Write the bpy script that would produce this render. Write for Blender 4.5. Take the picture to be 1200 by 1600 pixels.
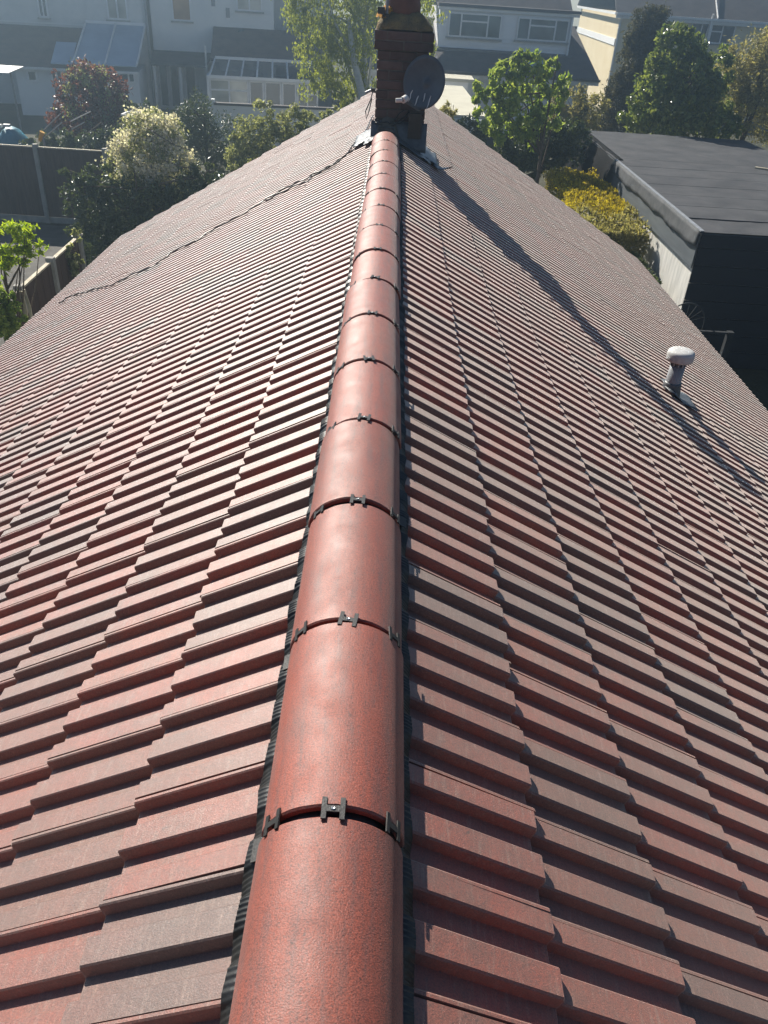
import bpy, math, random
import numpy as np
from mathutils import Matrix, Vector
rnd = random.Random(7)
for o in list(bpy.data.objects): bpy.data.objects.remove(o)
SC = bpy.context.scene
COL = SC.collection
# ------------------------------------------------------------------ camera
FPX, PITCH, ROLL, YAW, CX, CH = 1229.24, .595, .0671, .022, .0318, 1.0975
fw = np.array([math.sin(YAW)*math.cos(PITCH), math.cos(YAW)*math.cos(PITCH), -math.sin(PITCH)])
r_ = np.array([math.cos(YAW), -math.sin(YAW), 0]); u_ = np.cross(r_, fw)
CR = math.cos(ROLL)*r_ + math.sin(ROLL)*u_
CU = -math.sin(ROLL)*r_ + math.cos(ROLL)*u_
CAM = np.array([CX, 0, CH])
cd = bpy.data.cameras.new('camera'); cam = bpy.data.objects.new('camera', cd); COL.objects.link(cam)
cd.sensor_fit = 'VERTICAL'; cd.sensor_height = 36; cd.lens = 36*FPX/1600
cd.clip_start = .05; cd.clip_end = 2000
cam.matrix_world = Matrix(((CR[0], CU[0], -fw[0], CX), (CR[1], CU[1], -fw[1], 0), (CR[2], CU[2], -fw[2], CH), (0, 0, 0, 1)))
SC.camera = cam
SC.render.resolution_x = 768; SC.render.resolution_y = 1024
# ------------------------------------------------------------------ light
SUN_H = np.array([-.52, .854]); SUN_H /= np.linalg.norm(SUN_H)
SUN_E = math.radians(36.3)
sdir = Vector((SUN_H[0]*math.cos(SUN_E), SUN_H[1]*math.cos(SUN_E), math.sin(SUN_E)))
w = bpy.data.worlds.new('World'); SC.world = w; w.use_nodes = True
nt = w.node_tree
sky = nt.nodes.new('ShaderNodeTexSky'); sky.sky_type = 'NISHITA'; sky.sun_disc = False
sky.air_density = .75; sky.dust_density = .1; sky.sun_elevation = SUN_E; sky.sun_rotation = math.atan2(SUN_H[0], SUN_H[1])
nt.links.new(sky.outputs[0], nt.nodes['Background'].inputs[0])
nt.nodes['Background'].inputs[1].default_value = .05
sl = bpy.data.lights.new('sun', 'SUN'); sl.energy = 5.0; sl.angle = math.radians(.53); sl.color = (1, .93, .82)
so = bpy.data.objects.new('sun', sl); COL.objects.link(so)
so.rotation_euler = sdir.to_track_quat('Z', 'Y').to_euler()
SC.view_settings.view_transform = 'Standard'; SC.view_settings.look = 'None'
SC.view_settings.exposure = .85; SC.view_settings.gamma = 1
SC.view_settings.use_curve_mapping = False
SC.cycles.max_bounces = 6; SC.cycles.diffuse_bounces = 1; SC.cycles.glossy_bounces = 2; SC.cycles.transmission_bounces = 3; SC.cycles.volume_bounces = 0; SC.cycles.caustics_reflective = False; SC.cycles.caustics_refractive = False

# ------------------------------------------------------------------ helpers
def ray(x, y): return fw + CR*(x-600)/FPX - CU*(y-800)/FPX
def at(x, y, Y):                       # where the line of sight meets the distance Y along the ridge
    d = ray(x, y); return Vector(CAM + d*Y/d[1])
def atz(x, y, Z):
    d = ray(x, y); return Vector(CAM + d*(Z-CH)/d[2])
def mpp(P): return float((np.array(P)-CAM)@fw)/FPX
def visible(P):
    d = np.array(P)-CAM; z = d@fw
    if z < .05: return None
    return 600+FPX*(d@CR)/z, 800-FPX*(d@CU)/z

def obj(name, me, mat=None, parent=None, smooth=False):
    o = bpy.data.objects.new(name, me); COL.objects.link(o)
    if mat is not None and not me.materials: me.materials.append(mat)
    if parent is not None: o.parent = parent
    if smooth: me.polygons.foreach_set('use_smooth', [True]*len(me.polygons))
    return o
def tag(o, label=None, cat=None, group=None, kind=None):
    if label: o['label'] = label
    if cat: o['category'] = cat
    if group: o['group'] = group
    if kind: o['kind'] = kind
    return o
def thing(name, label, cat, loc=(0, 0, 0), rz=0, group=None):
    o = bpy.data.objects.new(name, None); COL.objects.link(o)
    o.location = loc; o.rotation_euler = (0, 0, rz); o.empty_display_size = .2
    return tag(o, label, cat, group)

class MB:
    def __init__(s): s.v = []; s.f = []
    def add(s, vs, fs):
        b = len(s.v); s.v += [tuple(p) for p in vs]; s.f += [tuple(i+b for i in f) for f in fs]; return s
    def box(s, a, b):
        (x0, y0, z0), (x1, y1, z1) = a, b
        return s.add([(x0,y0,z0),(x1,y0,z0),(x1,y1,z0),(x0,y1,z0),(x0,y0,z1),(x1,y0,z1),(x1,y1,z1),(x0,y1,z1)],
                     [(0,3,2,1),(4,5,6,7),(0,1,5,4),(1,2,6,5),(2,3,7,6),(3,0,4,7)])
    def hexa(s, p):                    # eight corners, bottom ring then top ring
        return s.add(p, [(0,3,2,1),(4,5,6,7),(0,1,5,4),(1,2,6,5),(2,3,7,6),(3,0,4,7)])
    def tube(s, pts, r, n=7, cap=True):
        pts = [Vector(p) for p in pts]; m = len(pts)
        rs = r if isinstance(r, (list, tuple)) else [r]*m
        vs = []
        prev = None
        for i, p in enumerate(pts):
            t = (pts[min(i+1, m-1)]-pts[max(i-1, 0)]).normalized()
            a = prev if prev is not None else (Vector((0, 0, 1)) if abs(t.z) < .9 else Vector((1, 0, 0)))
            x = (a - t*a.dot(t)).normalized(); y = t.cross(x); prev = x
            for k in range(n):
                an = 2*math.pi*k/n; vs.append(p + (x*math.cos(an)+y*math.sin(an))*rs[i])
        fs = []
        for i in range(m-1):
            for k in range(n):
                fs.append((i*n+k, i*n+(k+1) % n, (i+1)*n+(k+1) % n, (i+1)*n+k))
        if cap: fs += [tuple(range(n-1, -1, -1)), tuple(range((m-1)*n, m*n))]
        return s.add(vs, fs)
    def lathe(s, prof, c=(0, 0, 0), n=20):
        vs = []; fs = []
        for (r, z) in prof:
            for k in range(n):
                an = 2*math.pi*k/n; vs.append((c[0]+r*math.cos(an), c[1]+r*math.sin(an), c[2]+z))
        for i in range(len(prof)-1):
            for k in range(n): fs.append((i*n+k, i*n+(k+1) % n, (i+1)*n+(k+1) % n, (i+1)*n+k))
        fs += [tuple(range(n-1, -1, -1)), tuple(range((len(prof)-1)*n, len(prof)*n))]
        return s.add(vs, fs)
    def mesh(s, name):
        me = bpy.data.meshes.new(name); me.from_pydata(s.v, [], s.f); me.update(); return me
    def build(s, name, mat, parent=None, smooth=False): return obj(name, s.mesh(name), mat, parent, smooth)
def npmesh(name, V, F):                # V (n,3), F (m,k) arrays
    me = bpy.data.meshes.new(name); V = np.asarray(V, np.float32); F = np.asarray(F, np.int32); k = F.shape[1]
    me.vertices.add(len(V)); me.vertices.foreach_set('co', V.ravel())
    me.loops.add(F.size); me.loops.foreach_set('vertex_index', F.ravel())
    me.polygons.add(len(F)); me.polygons.foreach_set('loop_start', np.arange(len(F), dtype=np.int32)*k)
    me.update(calc_edges=True); me.polygons.foreach_set('use_smooth', [False]*len(F)); me.validate(); return me

# ------------------------------------------------------------------ materials
def srgb(r, g, b):
    f = lambda c: (c/255/12.92 if c/255 <= .04045 else ((c/255+.055)/1.055)**2.4)
    return (f(r), f(g), f(b), 1)
class NT:
    def __init__(s, name):
        s.m = bpy.data.materials.new(name); s.m.use_nodes = True; s.t = s.m.node_tree
        s.b = s.t.nodes['Principled BSDF']; s.out = s.t.nodes['Material Output']
        s.pos = s.n('ShaderNodeNewGeometry')
    def n(s, typ, **kw):
        q = s.t.nodes.new(typ)
        for k, v in kw.items(): setattr(q, k, v)
        return q
    def l(s, a, b): s.t.links.new(a, b)
    def put(s, sock, v):
        if isinstance(v, (int, float, tuple)): sock.default_value = v
        else: s.l(v, sock)
    def noise(s, scale, detail=3, rough=.55, stretch=None, off=None):
        q = s.n('ShaderNodeTexNoise'); q.inputs['Scale'].default_value = scale
        q.inputs['Detail'].default_value = detail; q.inputs['Roughness'].default_value = rough
        src = s.pos.outputs['Position']
        if stretch:
            mp = s.n('ShaderNodeMapping'); mp.inputs['Scale'].default_value = stretch; s.l(src, mp.inputs[0]); src = mp.outputs[0]
        s.l(src, q.inputs['Vector']); return q.outputs['Fac']
    def ramp(s, fac, stops):
        q = s.n('ShaderNodeValToRGB'); e = q.color_ramp.elements
        while len(e) < len(stops): e.new(.5)
        for el, (p, c) in zip(e, stops): el.position = p; el.color = c
        s.l(fac, q.inputs[0]); return q.outputs[0]
    def mix(s, fac, a, b, mode='MIX'):
        q = s.n('ShaderNodeMix', data_type='RGBA', blend_type=mode)
        s.put(q.inputs['Factor'], fac); s.put(q.inputs['A'], a); s.put(q.inputs['B'], b); return q.outputs['Result']
    def math(s, op, a, b=0.0, clamp=False):
        q = s.n('ShaderNodeMath', operation=op, use_clamp=clamp); s.put(q.inputs[0], a); s.put(q.inputs[1], b); return q.outputs[0]
    def rand(s):                       # one random number per object and per loose piece
        oi = s.n('ShaderNodeObjectInfo')
        return s.math('FRACT', s.math('ADD', oi.outputs['Random'], s.pos.outputs['Random Per Island']))
    def bump(s, h, strength=.4, dist=.01):
        q = s.n('ShaderNodeBump'); q.inputs['Strength'].default_value = strength; q.inputs['Distance'].default_value = dist
        s.l(h, q.inputs['Height']); s.l(q.outputs[0], s.b.inputs['Normal']); return q
    def fin(s, col, rough=.7, spec=.5, metal=0.0):
        s.put(s.b.inputs['Base Color'], col); s.put(s.b.inputs['Roughness'], rough)
        s.b.inputs['Specular IOR Level'].default_value = spec; s.b.inputs['Metallic'].default_value = metal
        return s.m
def pm(name, c0, c1, scale=6, rough=.7, bump=.25, bscale=None, bdist=.01, spec=.4, stretch=None, metal=0, pervar=0):
    n = NT(name); a = n.ramp(n.noise(scale, 4, .6, stretch), [(.3, c0), (.7, c1)])
    if pervar: a = n.mix(n.math('MULTIPLY', n.rand(), pervar), a, (c0[0]*.35, c0[1]*.35, c0[2]*.35, 1))
    if bump: n.bump(n.noise(bscale or scale*6, 4, .6, stretch), bump, bdist)
    return n.fin(a, rough, spec, metal)

def tile_material():
    n = NT('concrete_tile'); r = n.rand()
    base = n.ramp(r, [(0, srgb(170, 76, 53)), (.25, srgb(178, 84, 58)), (.5, srgb(162, 80, 59)), (.7, srgb(152, 85, 65)), (.84, srgb(140, 90, 73)), (.94, srgb(120, 86, 76)), (1, srgb(186, 92, 62))])
    big = n.noise(3.2, 4, .65)
    smoke = n.ramp(n.noise(11, 6, .72), [(.40, (0, 0, 0, 1)), (.66, (1, 1, 1, 1))])
    base = n.mix(n.math('MULTIPLY', smoke, .62), base, srgb(116, 90, 78))
    base = n.mix(n.math('MULTIPLY', n.ramp(big, [(.45, (0, 0, 0, 1)), (.75, (1, 1, 1, 1))]), .35), base, srgb(184, 96, 72))
    streak = n.ramp(n.noise(70, 4, .7, (1.6, .22, 1.6)), [(.52, (0, 0, 0, 1)), (.75, (1, 1, 1, 1))])
    base = n.mix(n.math('MULTIPLY', streak, .5), base, srgb(186, 156, 140))
    speck = n.ramp(n.noise(330, 3, .7), [(.3, (.26, .25, .25, 1)), (.5, (.58, .58, .58, 1)), (.72, (.86, .84, .83, 1))])
    base = n.mix(1.0, base, speck, 'MULTIPLY')
    spots = n.ramp(n.noise(60, 2, .5), [(.73, (0, 0, 0, 1)), (.76, (1, 1, 1, 1))])
    base = n.mix(n.math('MULTIPLY', spots, .7), base, srgb(70, 52, 46))
    h = n.math('ADD', n.noise(420, 3, .7), n.math('MULTIPLY', n.noise(70, 3, .6), .9))
    n.bump(h, .5, .0022)
    ro = n.ramp(n.noise(12, 3), [(.3, (.52,)*3+(1,)), (.7, (.64,)*3+(1,))])
    n.b.inputs['Coat Weight'].default_value = 1.0; n.b.inputs['Coat Roughness'].default_value = .56; n.b.inputs['Coat IOR'].default_value = 1.5; n.b.inputs['Sheen Weight'].default_value = .6; n.b.inputs['Sheen Roughness'].default_value = .45; n.b.inputs['Sheen Tint'].default_value = (1, .92, .84, 1)
    return n.fin(base, ro, .7)
def ridge_material():
    n = NT('ridge_clay'); r = n.rand()
    base = n.ramp(r, [(0, srgb(168, 74, 52)), (.35, srgb(178, 82, 57)), (.7, srgb(160, 74, 54)), (1, srgb(172, 84, 60))])
    st = n.ramp(n.noise(30, 6, .7, (1.6, .2, 1.6)), [(.46, (0, 0, 0, 1)), (.66, (1, 1, 1, 1))])
    base = n.mix(n.math('MULTIPLY', st, .6), base, srgb(118, 84, 80))
    li = n.ramp(n.noise(11, 4, .6, (1, .5, 1)), [(.5, (0, 0, 0, 1)), (.8, (1, 1, 1, 1))])
    base = n.mix(n.math('MULTIPLY', li, .3), base, srgb(196, 112, 88))
    gr = n.ramp(n.noise(7, 6, .75), [(.52, (0, 0, 0, 1)), (.7, (1, 1, 1, 1))]); base = n.mix(n.math('MULTIPLY', gr, .25), base, srgb(126, 96, 88))
    ch = n.ramp(n.noise(95, 2, .5), [(.72, (0, 0, 0, 1)), (.75, (1, 1, 1, 1))]); base = n.mix(n.math('MULTIPLY', ch, .6), base, srgb(74, 56, 52))
    sp = n.ramp(n.noise(360, 3, .7), [(.32, (.2, .18, .18, 1)), (.5, (.62, .62, .62, 1)), (.72, (.98, .95, .92, 1))])
    base = n.mix(1.0, base, sp, 'MULTIPLY')
    n.bump(n.math('ADD', n.noise(420, 3, .75), n.math('MULTIPLY', n.noise(150, 2), .3)), .6, .0016)
    n.b.inputs['Coat Weight'].default_value = .05; n.b.inputs['Coat Roughness'].default_value = .55; n.b.inputs['Sheen Weight'].default_value = .15; n.b.inputs['Sheen Roughness'].default_value = .45
    return n.fin(base, n.ramp(n.noise(16, 3), [(.3, (.5,)*3+(1,)), (.7, (.66,)*3+(1,))]), .8)
def leaf_material(name, c0, c1, trans=.45, rough=.5, spec=.4):
    n = NT(name); col = n.ramp(n.rand(), [(0, c0), (1, c1)])
    n.fin(col, rough, spec)
    tr = n.n('ShaderNodeBsdfTranslucent'); n.l(n.mix(1.0, col, (1.5, 1.5, .9, 1), 'MULTIPLY'), tr.inputs[0])
    ms = n.n('ShaderNodeMixShader'); ms.inputs[0].default_value = trans
    n.l(n.b.outputs[0], ms.inputs[1]); n.l(tr.outputs[0], ms.inputs[2]); n.l(ms.outputs[0], n.out.inputs[0])
    return n.m
def glass_material(name='window_glass', c=(.03, .04, .05, 1)):
    n = NT(name); return n.fin(n.ramp(n.noise(.9, 2), [(.3, c), (.7, (c[0]*2.2, c[1]*2.2, c[2]*2.2, 1))]), .08, .6)
G = lambda v: srgb(v, v, v)
M = dict(
    tile=tile_material(), ridge=ridge_material(), glass=glass_material(),
    curtain=glass_material('net_curtain_pane', srgb(150, 150, 140)),
    blind=glass_material('blind_pane', srgb(86, 96, 98)),
    tanpane=glass_material('blind_behind_pane', srgb(130, 100, 70)),
    black=pm('black_plastic', G(22), G(40), 30, .38, .15, spec=.5),
    clip=pm('clip_plastic', G(38), G(58), 40, .42, .1, spec=.5),
    rollstrip=pm('ridge_roll_plastic', G(26), G(44), 40, .42, .1, spec=.55),
    tape=pm('grey_lead_tape', G(48), G(70), 30, .6, .2, spec=.4),
    steel=pm('steel', G(170), G(200), 30, .3, .1, metal=.9),
    deck=pm('underlay', G(28), G(40), 8, .9, .2),
    lead=pm('lead_sheet', srgb(66, 72, 78), srgb(98, 104, 110), 14, .42, .4, 40, .006, .6),
    mortar=pm('mortar', srgb(84, 80, 74), srgb(112, 106, 98), 20, .9, .6, 120, .004),
    flaunch=pm('mossy_flaunching', srgb(92, 88, 76), srgb(150, 128, 84), 9, .95, .8, 60, .02),
    moss=pm('lichen', srgb(150, 104, 30), srgb(196, 142, 48), 30, .95, .9, 90, .01),
    brick=pm('brick', srgb(90, 74, 69), srgb(112, 94, 88), 12, .85, .6, 150, .004, pervar=.5),
    pot=pm('chimney_pot_clay', srgb(98, 66, 56), srgb(122, 84, 70), 9, .7, .4, 80, .004),
    dish=pm('dish_grey', srgb(74, 82, 90), srgb(88, 96, 104), 12, .45, .15, 60, .003),
    white=pm('white_upvc', srgb(226, 228, 228), srgb(238, 238, 236), 3, .35, 0),
    whiteout=pm('weathered_white', srgb(205, 205, 200), srgb(232, 232, 228), 6, .5, .15),
    greypvc=pm('grey_pvc', srgb(128, 132, 138), srgb(152, 156, 160), 8, .45, .1),
    render=pm('pale_render', srgb(222, 224, 222), srgb(234, 234, 230), 1.1, .9, .5, 60, .006),
    render2=pm('pebbledash', srgb(204, 206, 204), srgb(222, 222, 218), 1.6, .95, .9, 45, .012),
    cream=pm('cream_render', srgb(222, 206, 168), srgb(232, 218, 184), .9, .9, .4, 40, .006),
    whitewall=pm('white_boarding', srgb(236, 238, 238), srgb(244, 244, 242), .8, .6, .1),
    roofdark=pm('dark_roof_tiles', srgb(62, 60, 62), srgb(84, 80, 80), 2.2, .8, .5, 14, .03),
    roofbrown=pm('brown_roof_tiles', srgb(92, 82, 78), srgb(116, 102, 94), 2.2, .8, .5, 14, .03),
    poly=pm('polycarbonate_roof', srgb(150, 172, 190), srgb(170, 190, 205), 1.2, .3, .05, spec=.6),
    felt=pm('mineral_felt', srgb(46, 49, 54), srgb(76, 77, 80), 1.6, .9, .7, 160, .004),
    feltedge=pm('worn_felt_edge', srgb(54, 57, 60), srgb(86, 88, 90), 5, .8, .6, 30, .01),
    board=pm('grey_fascia_board', srgb(78, 84, 90), srgb(96, 102, 106), 4, .6, .2, stretch=(1, .3, 3)),
    wallwhite=pm('streaked_render', srgb(176, 176, 172), srgb(212, 210, 204), 5, .9, .4, 40, .006, stretch=(2, 2, .35)),
    navy=pm('navy_boards', srgb(14, 20, 30), srgb(22, 28, 40), 6, .7, .3, stretch=(.3, 1, 4)),
    fence=pm('brown_fence_boards', srgb(78, 60, 52), srgb(104, 82, 70), 7, .9, .5, 40, .005, stretch=(3, 3, .3), pervar=.25),
    concrete=pm('concrete', srgb(142, 140, 134), srgb(172, 168, 160), 6, .9, .4, 60, .004),
    timber=pm('pale_timber', srgb(176, 164, 140), srgb(206, 196, 172), 6, .8, .3),
    paving=pm('patio', srgb(74, 72, 68), srgb(100, 96, 90), 2.5, .9, .4),
    soil=pm('garden_ground', srgb(44, 50, 30), srgb(74, 70, 50), .7, .95, .8, 5, .06),
    paleroof=pm('pale_flat_roof', srgb(190, 186, 168), srgb(208, 204, 186), 1.3, .9, .2),
    tarp=pm('black_sheeting', G(9), G(20), 6, .9, .8, 20, .03, .1),
    shadewood=pm('shade_darkened_wood', srgb(30, 33, 38), srgb(44, 48, 52), 6, .8, .3),  # gate wood: the shade of the side passage is put into this colour
    shademetal=pm('shade_darkened_metal', srgb(40, 43, 46), srgb(56, 60, 62), 9, .6, .1),  # trellis metal, coloured dark to stand in for the passage shade
    cowl=pm('weathered_cowl', srgb(176, 178, 178), srgb(200, 200, 198), 30, .6, .2),
    yellow=pm('yellow_plastic', srgb(206, 150, 30), srgb(222, 170, 44), 9, .5, .1),
    blue=pm('blue_tarpaulin', srgb(40, 110, 132), srgb(66, 140, 160), 2, .5, .4, 7, .05),
    bark=pm('bark', srgb(84, 72, 60), srgb(116, 102, 88), 14, .9, .6, 40, .02),
    birchbark=pm('birch_bark', srgb(176, 176, 170), srgb(208, 206, 198), 6, .8, .3, stretch=(1, 1, 4)),
    wood=pm('weathered_wood', srgb(116, 98, 76), srgb(142, 122, 96), 6, .85, .4, stretch=(3, 3, .4)),
)
L = dict(
    birch=leaf_material('birch_leaves', srgb(116, 128, 52), srgb(160, 164, 74), .5),
    lime=leaf_material('bright_green_leaves', srgb(104, 130, 56), srgb(172, 182, 98), .5),
    laurel=leaf_material('laurel_leaves', srgb(84, 104, 50), srgb(142, 150, 78), .4, .3, .7),
    olive=leaf_material('olive_leaves', srgb(122, 120, 78), srgb(178, 168, 118), .4),
    conifer=leaf_material('conifer_sprays', srgb(58, 62, 40), srgb(104, 98, 64), .25, .7),
    hedge=leaf_material('golden_hedge_sprays', srgb(112, 104, 34), srgb(204, 184, 52), .4, .6),
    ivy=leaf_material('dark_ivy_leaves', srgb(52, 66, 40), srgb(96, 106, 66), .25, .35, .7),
    red=leaf_material('red_leaves', srgb(80, 42, 38), srgb(136, 84, 72), .3, .4, .5),
    blossom=leaf_material('white_blossom', srgb(206, 200, 192), srgb(240, 234, 228), .4),
    shrub=leaf_material('pale_shrub_leaves', srgb(110, 118, 78), srgb(172, 172, 124), .4),
    fresh=leaf_material('yellow_green_leaves', srgb(130, 156, 30), srgb(186, 200, 60), .5),
)

# ------------------------------------------------------------------ ground
GZ = -5.0
g = MB(); g.add([(-150, -150, GZ), (150, -150, GZ), (150, 150, GZ), (-150, 150, GZ)], [(0, 1, 2, 3)])
tag(g.build('ground', M['soil']), kind='structure')
g = MB(); g.box((-12.5, 13.2, GZ+.004), (-6.2, 22.0, GZ+.03))
tag(g.build('patio_path', M['paving']), kind='structure')
g = MB(); g.box((4.0, 2, GZ+.004), (5.6, 14.5, GZ+.03))
tag(g.build('side_path', M['paving']), kind='structure')

# ------------------------------------------------------------------ the bungalow whose roof we look along
RP = .527; CP, SP = math.cos(RP), math.sin(RP)
APEX = -.02; GA = .3114; TW = .2038; TL = .376; STEP = .0175
house = thing('bungalow', 'bungalow with red concrete tiled roof and long half round ridge filling the picture', 'bungalow', (0, 0, 0))
prof = [(.0009, -.016), (.0009, -.0006), (.0064, -.0006), (.0095, -.0030), (.0150, -.0235), (.0570, -.0235), (.0622, -.0034), (.0658, 0), (.1122, 0), (.1151, -.0026),
        (.1206, -.0235), (.1626, -.0235), (.1678, -.0034), (.1714, 0), (.2094, 0), (.2094, -.016)]
prof = [(v*.965, z) for v, z in prof]
def tile_geo(R):
    """local: x down the slope, y along the ridge, z off the slope; nose of the rib tops at the origin plane"""
    V = []; F = []; n = len(prof)
    rows = [(-TL, 0.0), (-.004, 0.0), (0.0, -.0035), (.0, -.0168)]
    jit = [R.uniform(-.0012, .0012) for _ in prof]
    for ri, (u, dz) in enumerate(rows):
        for i, (v, z) in enumerate(prof):
            V.append((u + (jit[i] if ri else 0), v, z + dz + STEP*u/GA + (0 if ri < 3 else 0)))
    for a in range(3):
        for i in range(n-1):
            F.append((a*n+i, a*n+i+1, (a+1)*n+i+1, (a+1)*n+i))
    F = [f[::-1] for f in F]
    return V, F
slopes = {}
tile_list = []
Lx, Ln = Vector((-CP, 0, -SP)), Vector((-SP, 0, CP))
Rx, Rn = Vector((CP, 0, -SP)), Vector((SP, 0, CP))
def slope_matrix(side, a, y):
    X, N = (Lx, Ln) if side < 0 else (Rx, Rn)
    Y = N.cross(X); P = Vector((0, 0, APEX)) + X*a; P.y = y
    return Matrix(((X.x, Y.x, N.x, P.x), (X.y, Y.y, N.y, P.y), (X.z, Y.z, N.z, P.z), (0, 0, 0, 1)))
VERGE = {-1: 12.15, 1: 13.15}; NC = {-1: 14, 1: 15}; A0 = {-1: .460, 1: .454}; J0 = {-1: .7430, 1: .7563}
CHX0, CHX1, CHY0, CHY1 = -.115, .325, 7.75, 8.19
for side in (-1, 1):
    for k in range(NC[side]):
        a = A0[side]+GA*k
        ny0 = math.ceil((-2.2-J0[side])/TW); ny1 = math.floor((VERGE[side]-J0[side])/TW)
        for j in range(ny0, ny1+1):
            y = J0[side]+TW*j
            if side > 0 and y+TW > VERGE[side]+.02: continue
            yc = y + side*TW/2
            xc = side*(a-.16)*CP
            if k == 0 and CHX0-.10 < xc < CHX1+.02 and CHY0-.05 < yc < CHY1+.05: continue
            m = slope_matrix(side, a + rnd.gauss(0, .0022), y + rnd.gauss(0, .0008))
            m = m @ Matrix.Rotation(rnd.gauss(0, .0035), 4, 'Z') @ Matrix.Rotation(rnd.gauss(0, .0022), 4, 'Y') @ Matrix.Translation((0, 0, abs(rnd.gauss(0, .0012))))
            c = m @ Vector((-GA/2, TW/2, 0)); pv = visible(c)
            sc = 0
            if pv and -60 < pv[0] < 1260 and -20 < pv[1] < 1680: sc = 1/((np.array(c)-CAM)@fw)**2*abs(Vector((m[0][2], m[1][2], m[2][2])).dot((Vector(CAM)-c).normalized()))
            tile_list.append((sc, side, m))
    # sarking under the tiles
    d = MB(); X, N = (Lx, Ln) if side < 0 else (Rx, Rn); e = A0[side]+GA*(NC[side]-1)-.06
    ring = []
    for off in (-.085, -.058):
        for (aa, yy) in ((.02, -2.4), (e, -2.4), (e, VERGE[side]-.06), (.02, VERGE[side]-.06)):
            p = Vector((0, 0, APEX))+X*aa+N*off; p.y = yy; ring.append(p)
    d.hexa(ring if side > 0 else [ring[i] for i in (3, 2, 1, 0, 7, 6, 5, 4)])
    slopes[side] = d.build('roof_slope', M['deck'], house)
    slopes[side]['label'] = ('left' if side < 0 else 'right') + ' slope of the red tiled roof'
tile_list.sort(key=lambda t: -t[0])
variants = []
for q in range(6):
    V, F = tile_geo(random.Random(q)); mb = MB(); mb.add(V, F); me = mb.mesh('roof_tile'); me.materials.append(M['tile']); variants.append((me, V, F))
for q, (sc, side, m) in enumerate(tile_list[:300]):
    o = bpy.data.objects.new('roof_tile', variants[q % 6][0]); COL.objects.link(o)
    o.parent = slopes[side]; o.matrix_world = m
for side in (-1, 1):
    rest = [t for t in tile_list[300:] if t[1] == side]
    AV = []; AF = []; b = 0
    base = [np.array(v[1]) for v in variants]; F0 = np.array(variants[0][2])
    for q, (sc, s_, m) in enumerate(rest):
        mm = np.array(m); AV.append(base[q % 6]@mm[:3, :3].T+mm[:3, 3]); AF.append(F0+b); b += len(base[0])
    o = obj('roof_tile_field', npmesh('roof_tile_field', np.concatenate(AV), np.concatenate(AF)), M['tile'], slopes[side])
    o['kind'] = 'stuff'
# walls below the roof
wl = MB(); wl.box((-3.75, -2.2, GZ), (4.05, VERGE[-1]-.25, -2.75))
zr = lambda x: APEX-.17-abs(x)*SP/CP
for yy in (VERGE[-1]-.25, -2.2):
    for q in (0,):
        y0 = yy-.2 if yy > 0 else yy; y1 = y0+.2
        ring = [(-3.75, y0, -2.752), (4.05, y0, -2.752), (4.05, y0, zr(4.05)), (0, y0, zr(0)), (-3.75, y0, zr(3.75))]
        vs = ring+[(x, y1, z) for (x, y, z) in ring]
        wl.add(vs, [(0, 1, 2, 3, 4), (9, 8, 7, 6, 5)]+[(i, i+5, (i+1) % 5+5, (i+1) % 5) for i in range(5)])
wl.build('wall', M['render2'], house)
for side in (-1, 1):
    e = A0[side]+GA*(NC[side]-1); p = Vector((0, 0, APEX))+(Lx if side < 0 else Rx)*(e+.035)+(Ln if side < 0 else Rn)*(-.12)
    gt = MB()
    arc = [(math.cos(t)*.055, math.sin(t)*.055) for t in np.linspace(math.pi, 2*math.pi, 9)]
    arc += [(c*.94, s*.94) for c, s in arc[::-1]]
    n = len(arc); vs = [(p.x+c, yy, p.z+s) for yy in (-2.3, VERGE[side]-.15) for c, s in arc]
    gt.add(vs, [(i, (i+1) % n, n+(i+1) % n, n+i) for i in range(n)])
    gt.build('gutter', M['black'], house)
# bargeboard end and verge strip
for side in (-1, 1):
    X, N = (Lx, Ln) if side < 0 else (Rx, Rn); e = A0[side]+GA*(NC[side]-1)+.10; bb = MB(); ring = []
    for off in (-.24, -.062):
        for aa, yy in ((.05, VERGE[side]-.05), (e, VERGE[side]-.05), (e, VERGE[side]-.02), (.05, VERGE[side]-.02)):
            q = Vector((0, 0, APEX))+X*aa+N*off; q.y = yy; ring.append(q)
    bb.hexa(ring if side > 0 else [ring[i] for i in (3, 2, 1, 0, 7, 6, 5, 4)]); bb.build('bargeboard', M['whiteout'], house)

# ridge tiles
RW, RH, RT, D0, RL = .120, .104, .013, .768, .45
def arcpt(t, dr=0): return ((RW+dr)*math.cos(t), (RH+dr)*math.sin(t)-RH)
def ridge_mesh(R):
    mb = MB(); n = 26; ys = [.007, .0105, .15, .30, .438, .441]
    vs = []; ts = np.linspace(-.06, math.pi+.06, n)
    for i, y in enumerate(ys):
        dr = -.003 if i in (0, len(ys)-1) else 0
        for t in ts:
            x, z = arcpt(t, dr+R.gauss(0, .0002)); vs.append((x, y, z))
    m = len(ys)*n
    for y in (ys[0], ys[-1]):
        for t in ts: x, z = arcpt(t, -RT); vs.append((x, y, z))
    fs = []
    for a in range(len(ys)-1):
        for i in range(n-1): fs.append((a*n+i, (a+1)*n+i, (a+1)*n+i+1, a*n+i+1))
    for i in range(n-1):
        fs.append((i, i+1, m+i+1, m+i)); e = (len(ys)-1)*n; fs.append((e+i, m+n+i, m+n+i+1, e+i+1))
        fs.append((m+i, m+i+1, m+n+i+1, m+n+i))
    mb.add(vs, [f[::-1] for f in fs]); return mb.mesh('ridge_tile')
rms = [ridge_mesh(random.Random(40+i)) for i in range(3)]
for me in rms: me.materials.append(M['ridge']); me.polygons.foreach_set('use_smooth', [True]*len(me.polygons))
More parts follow.
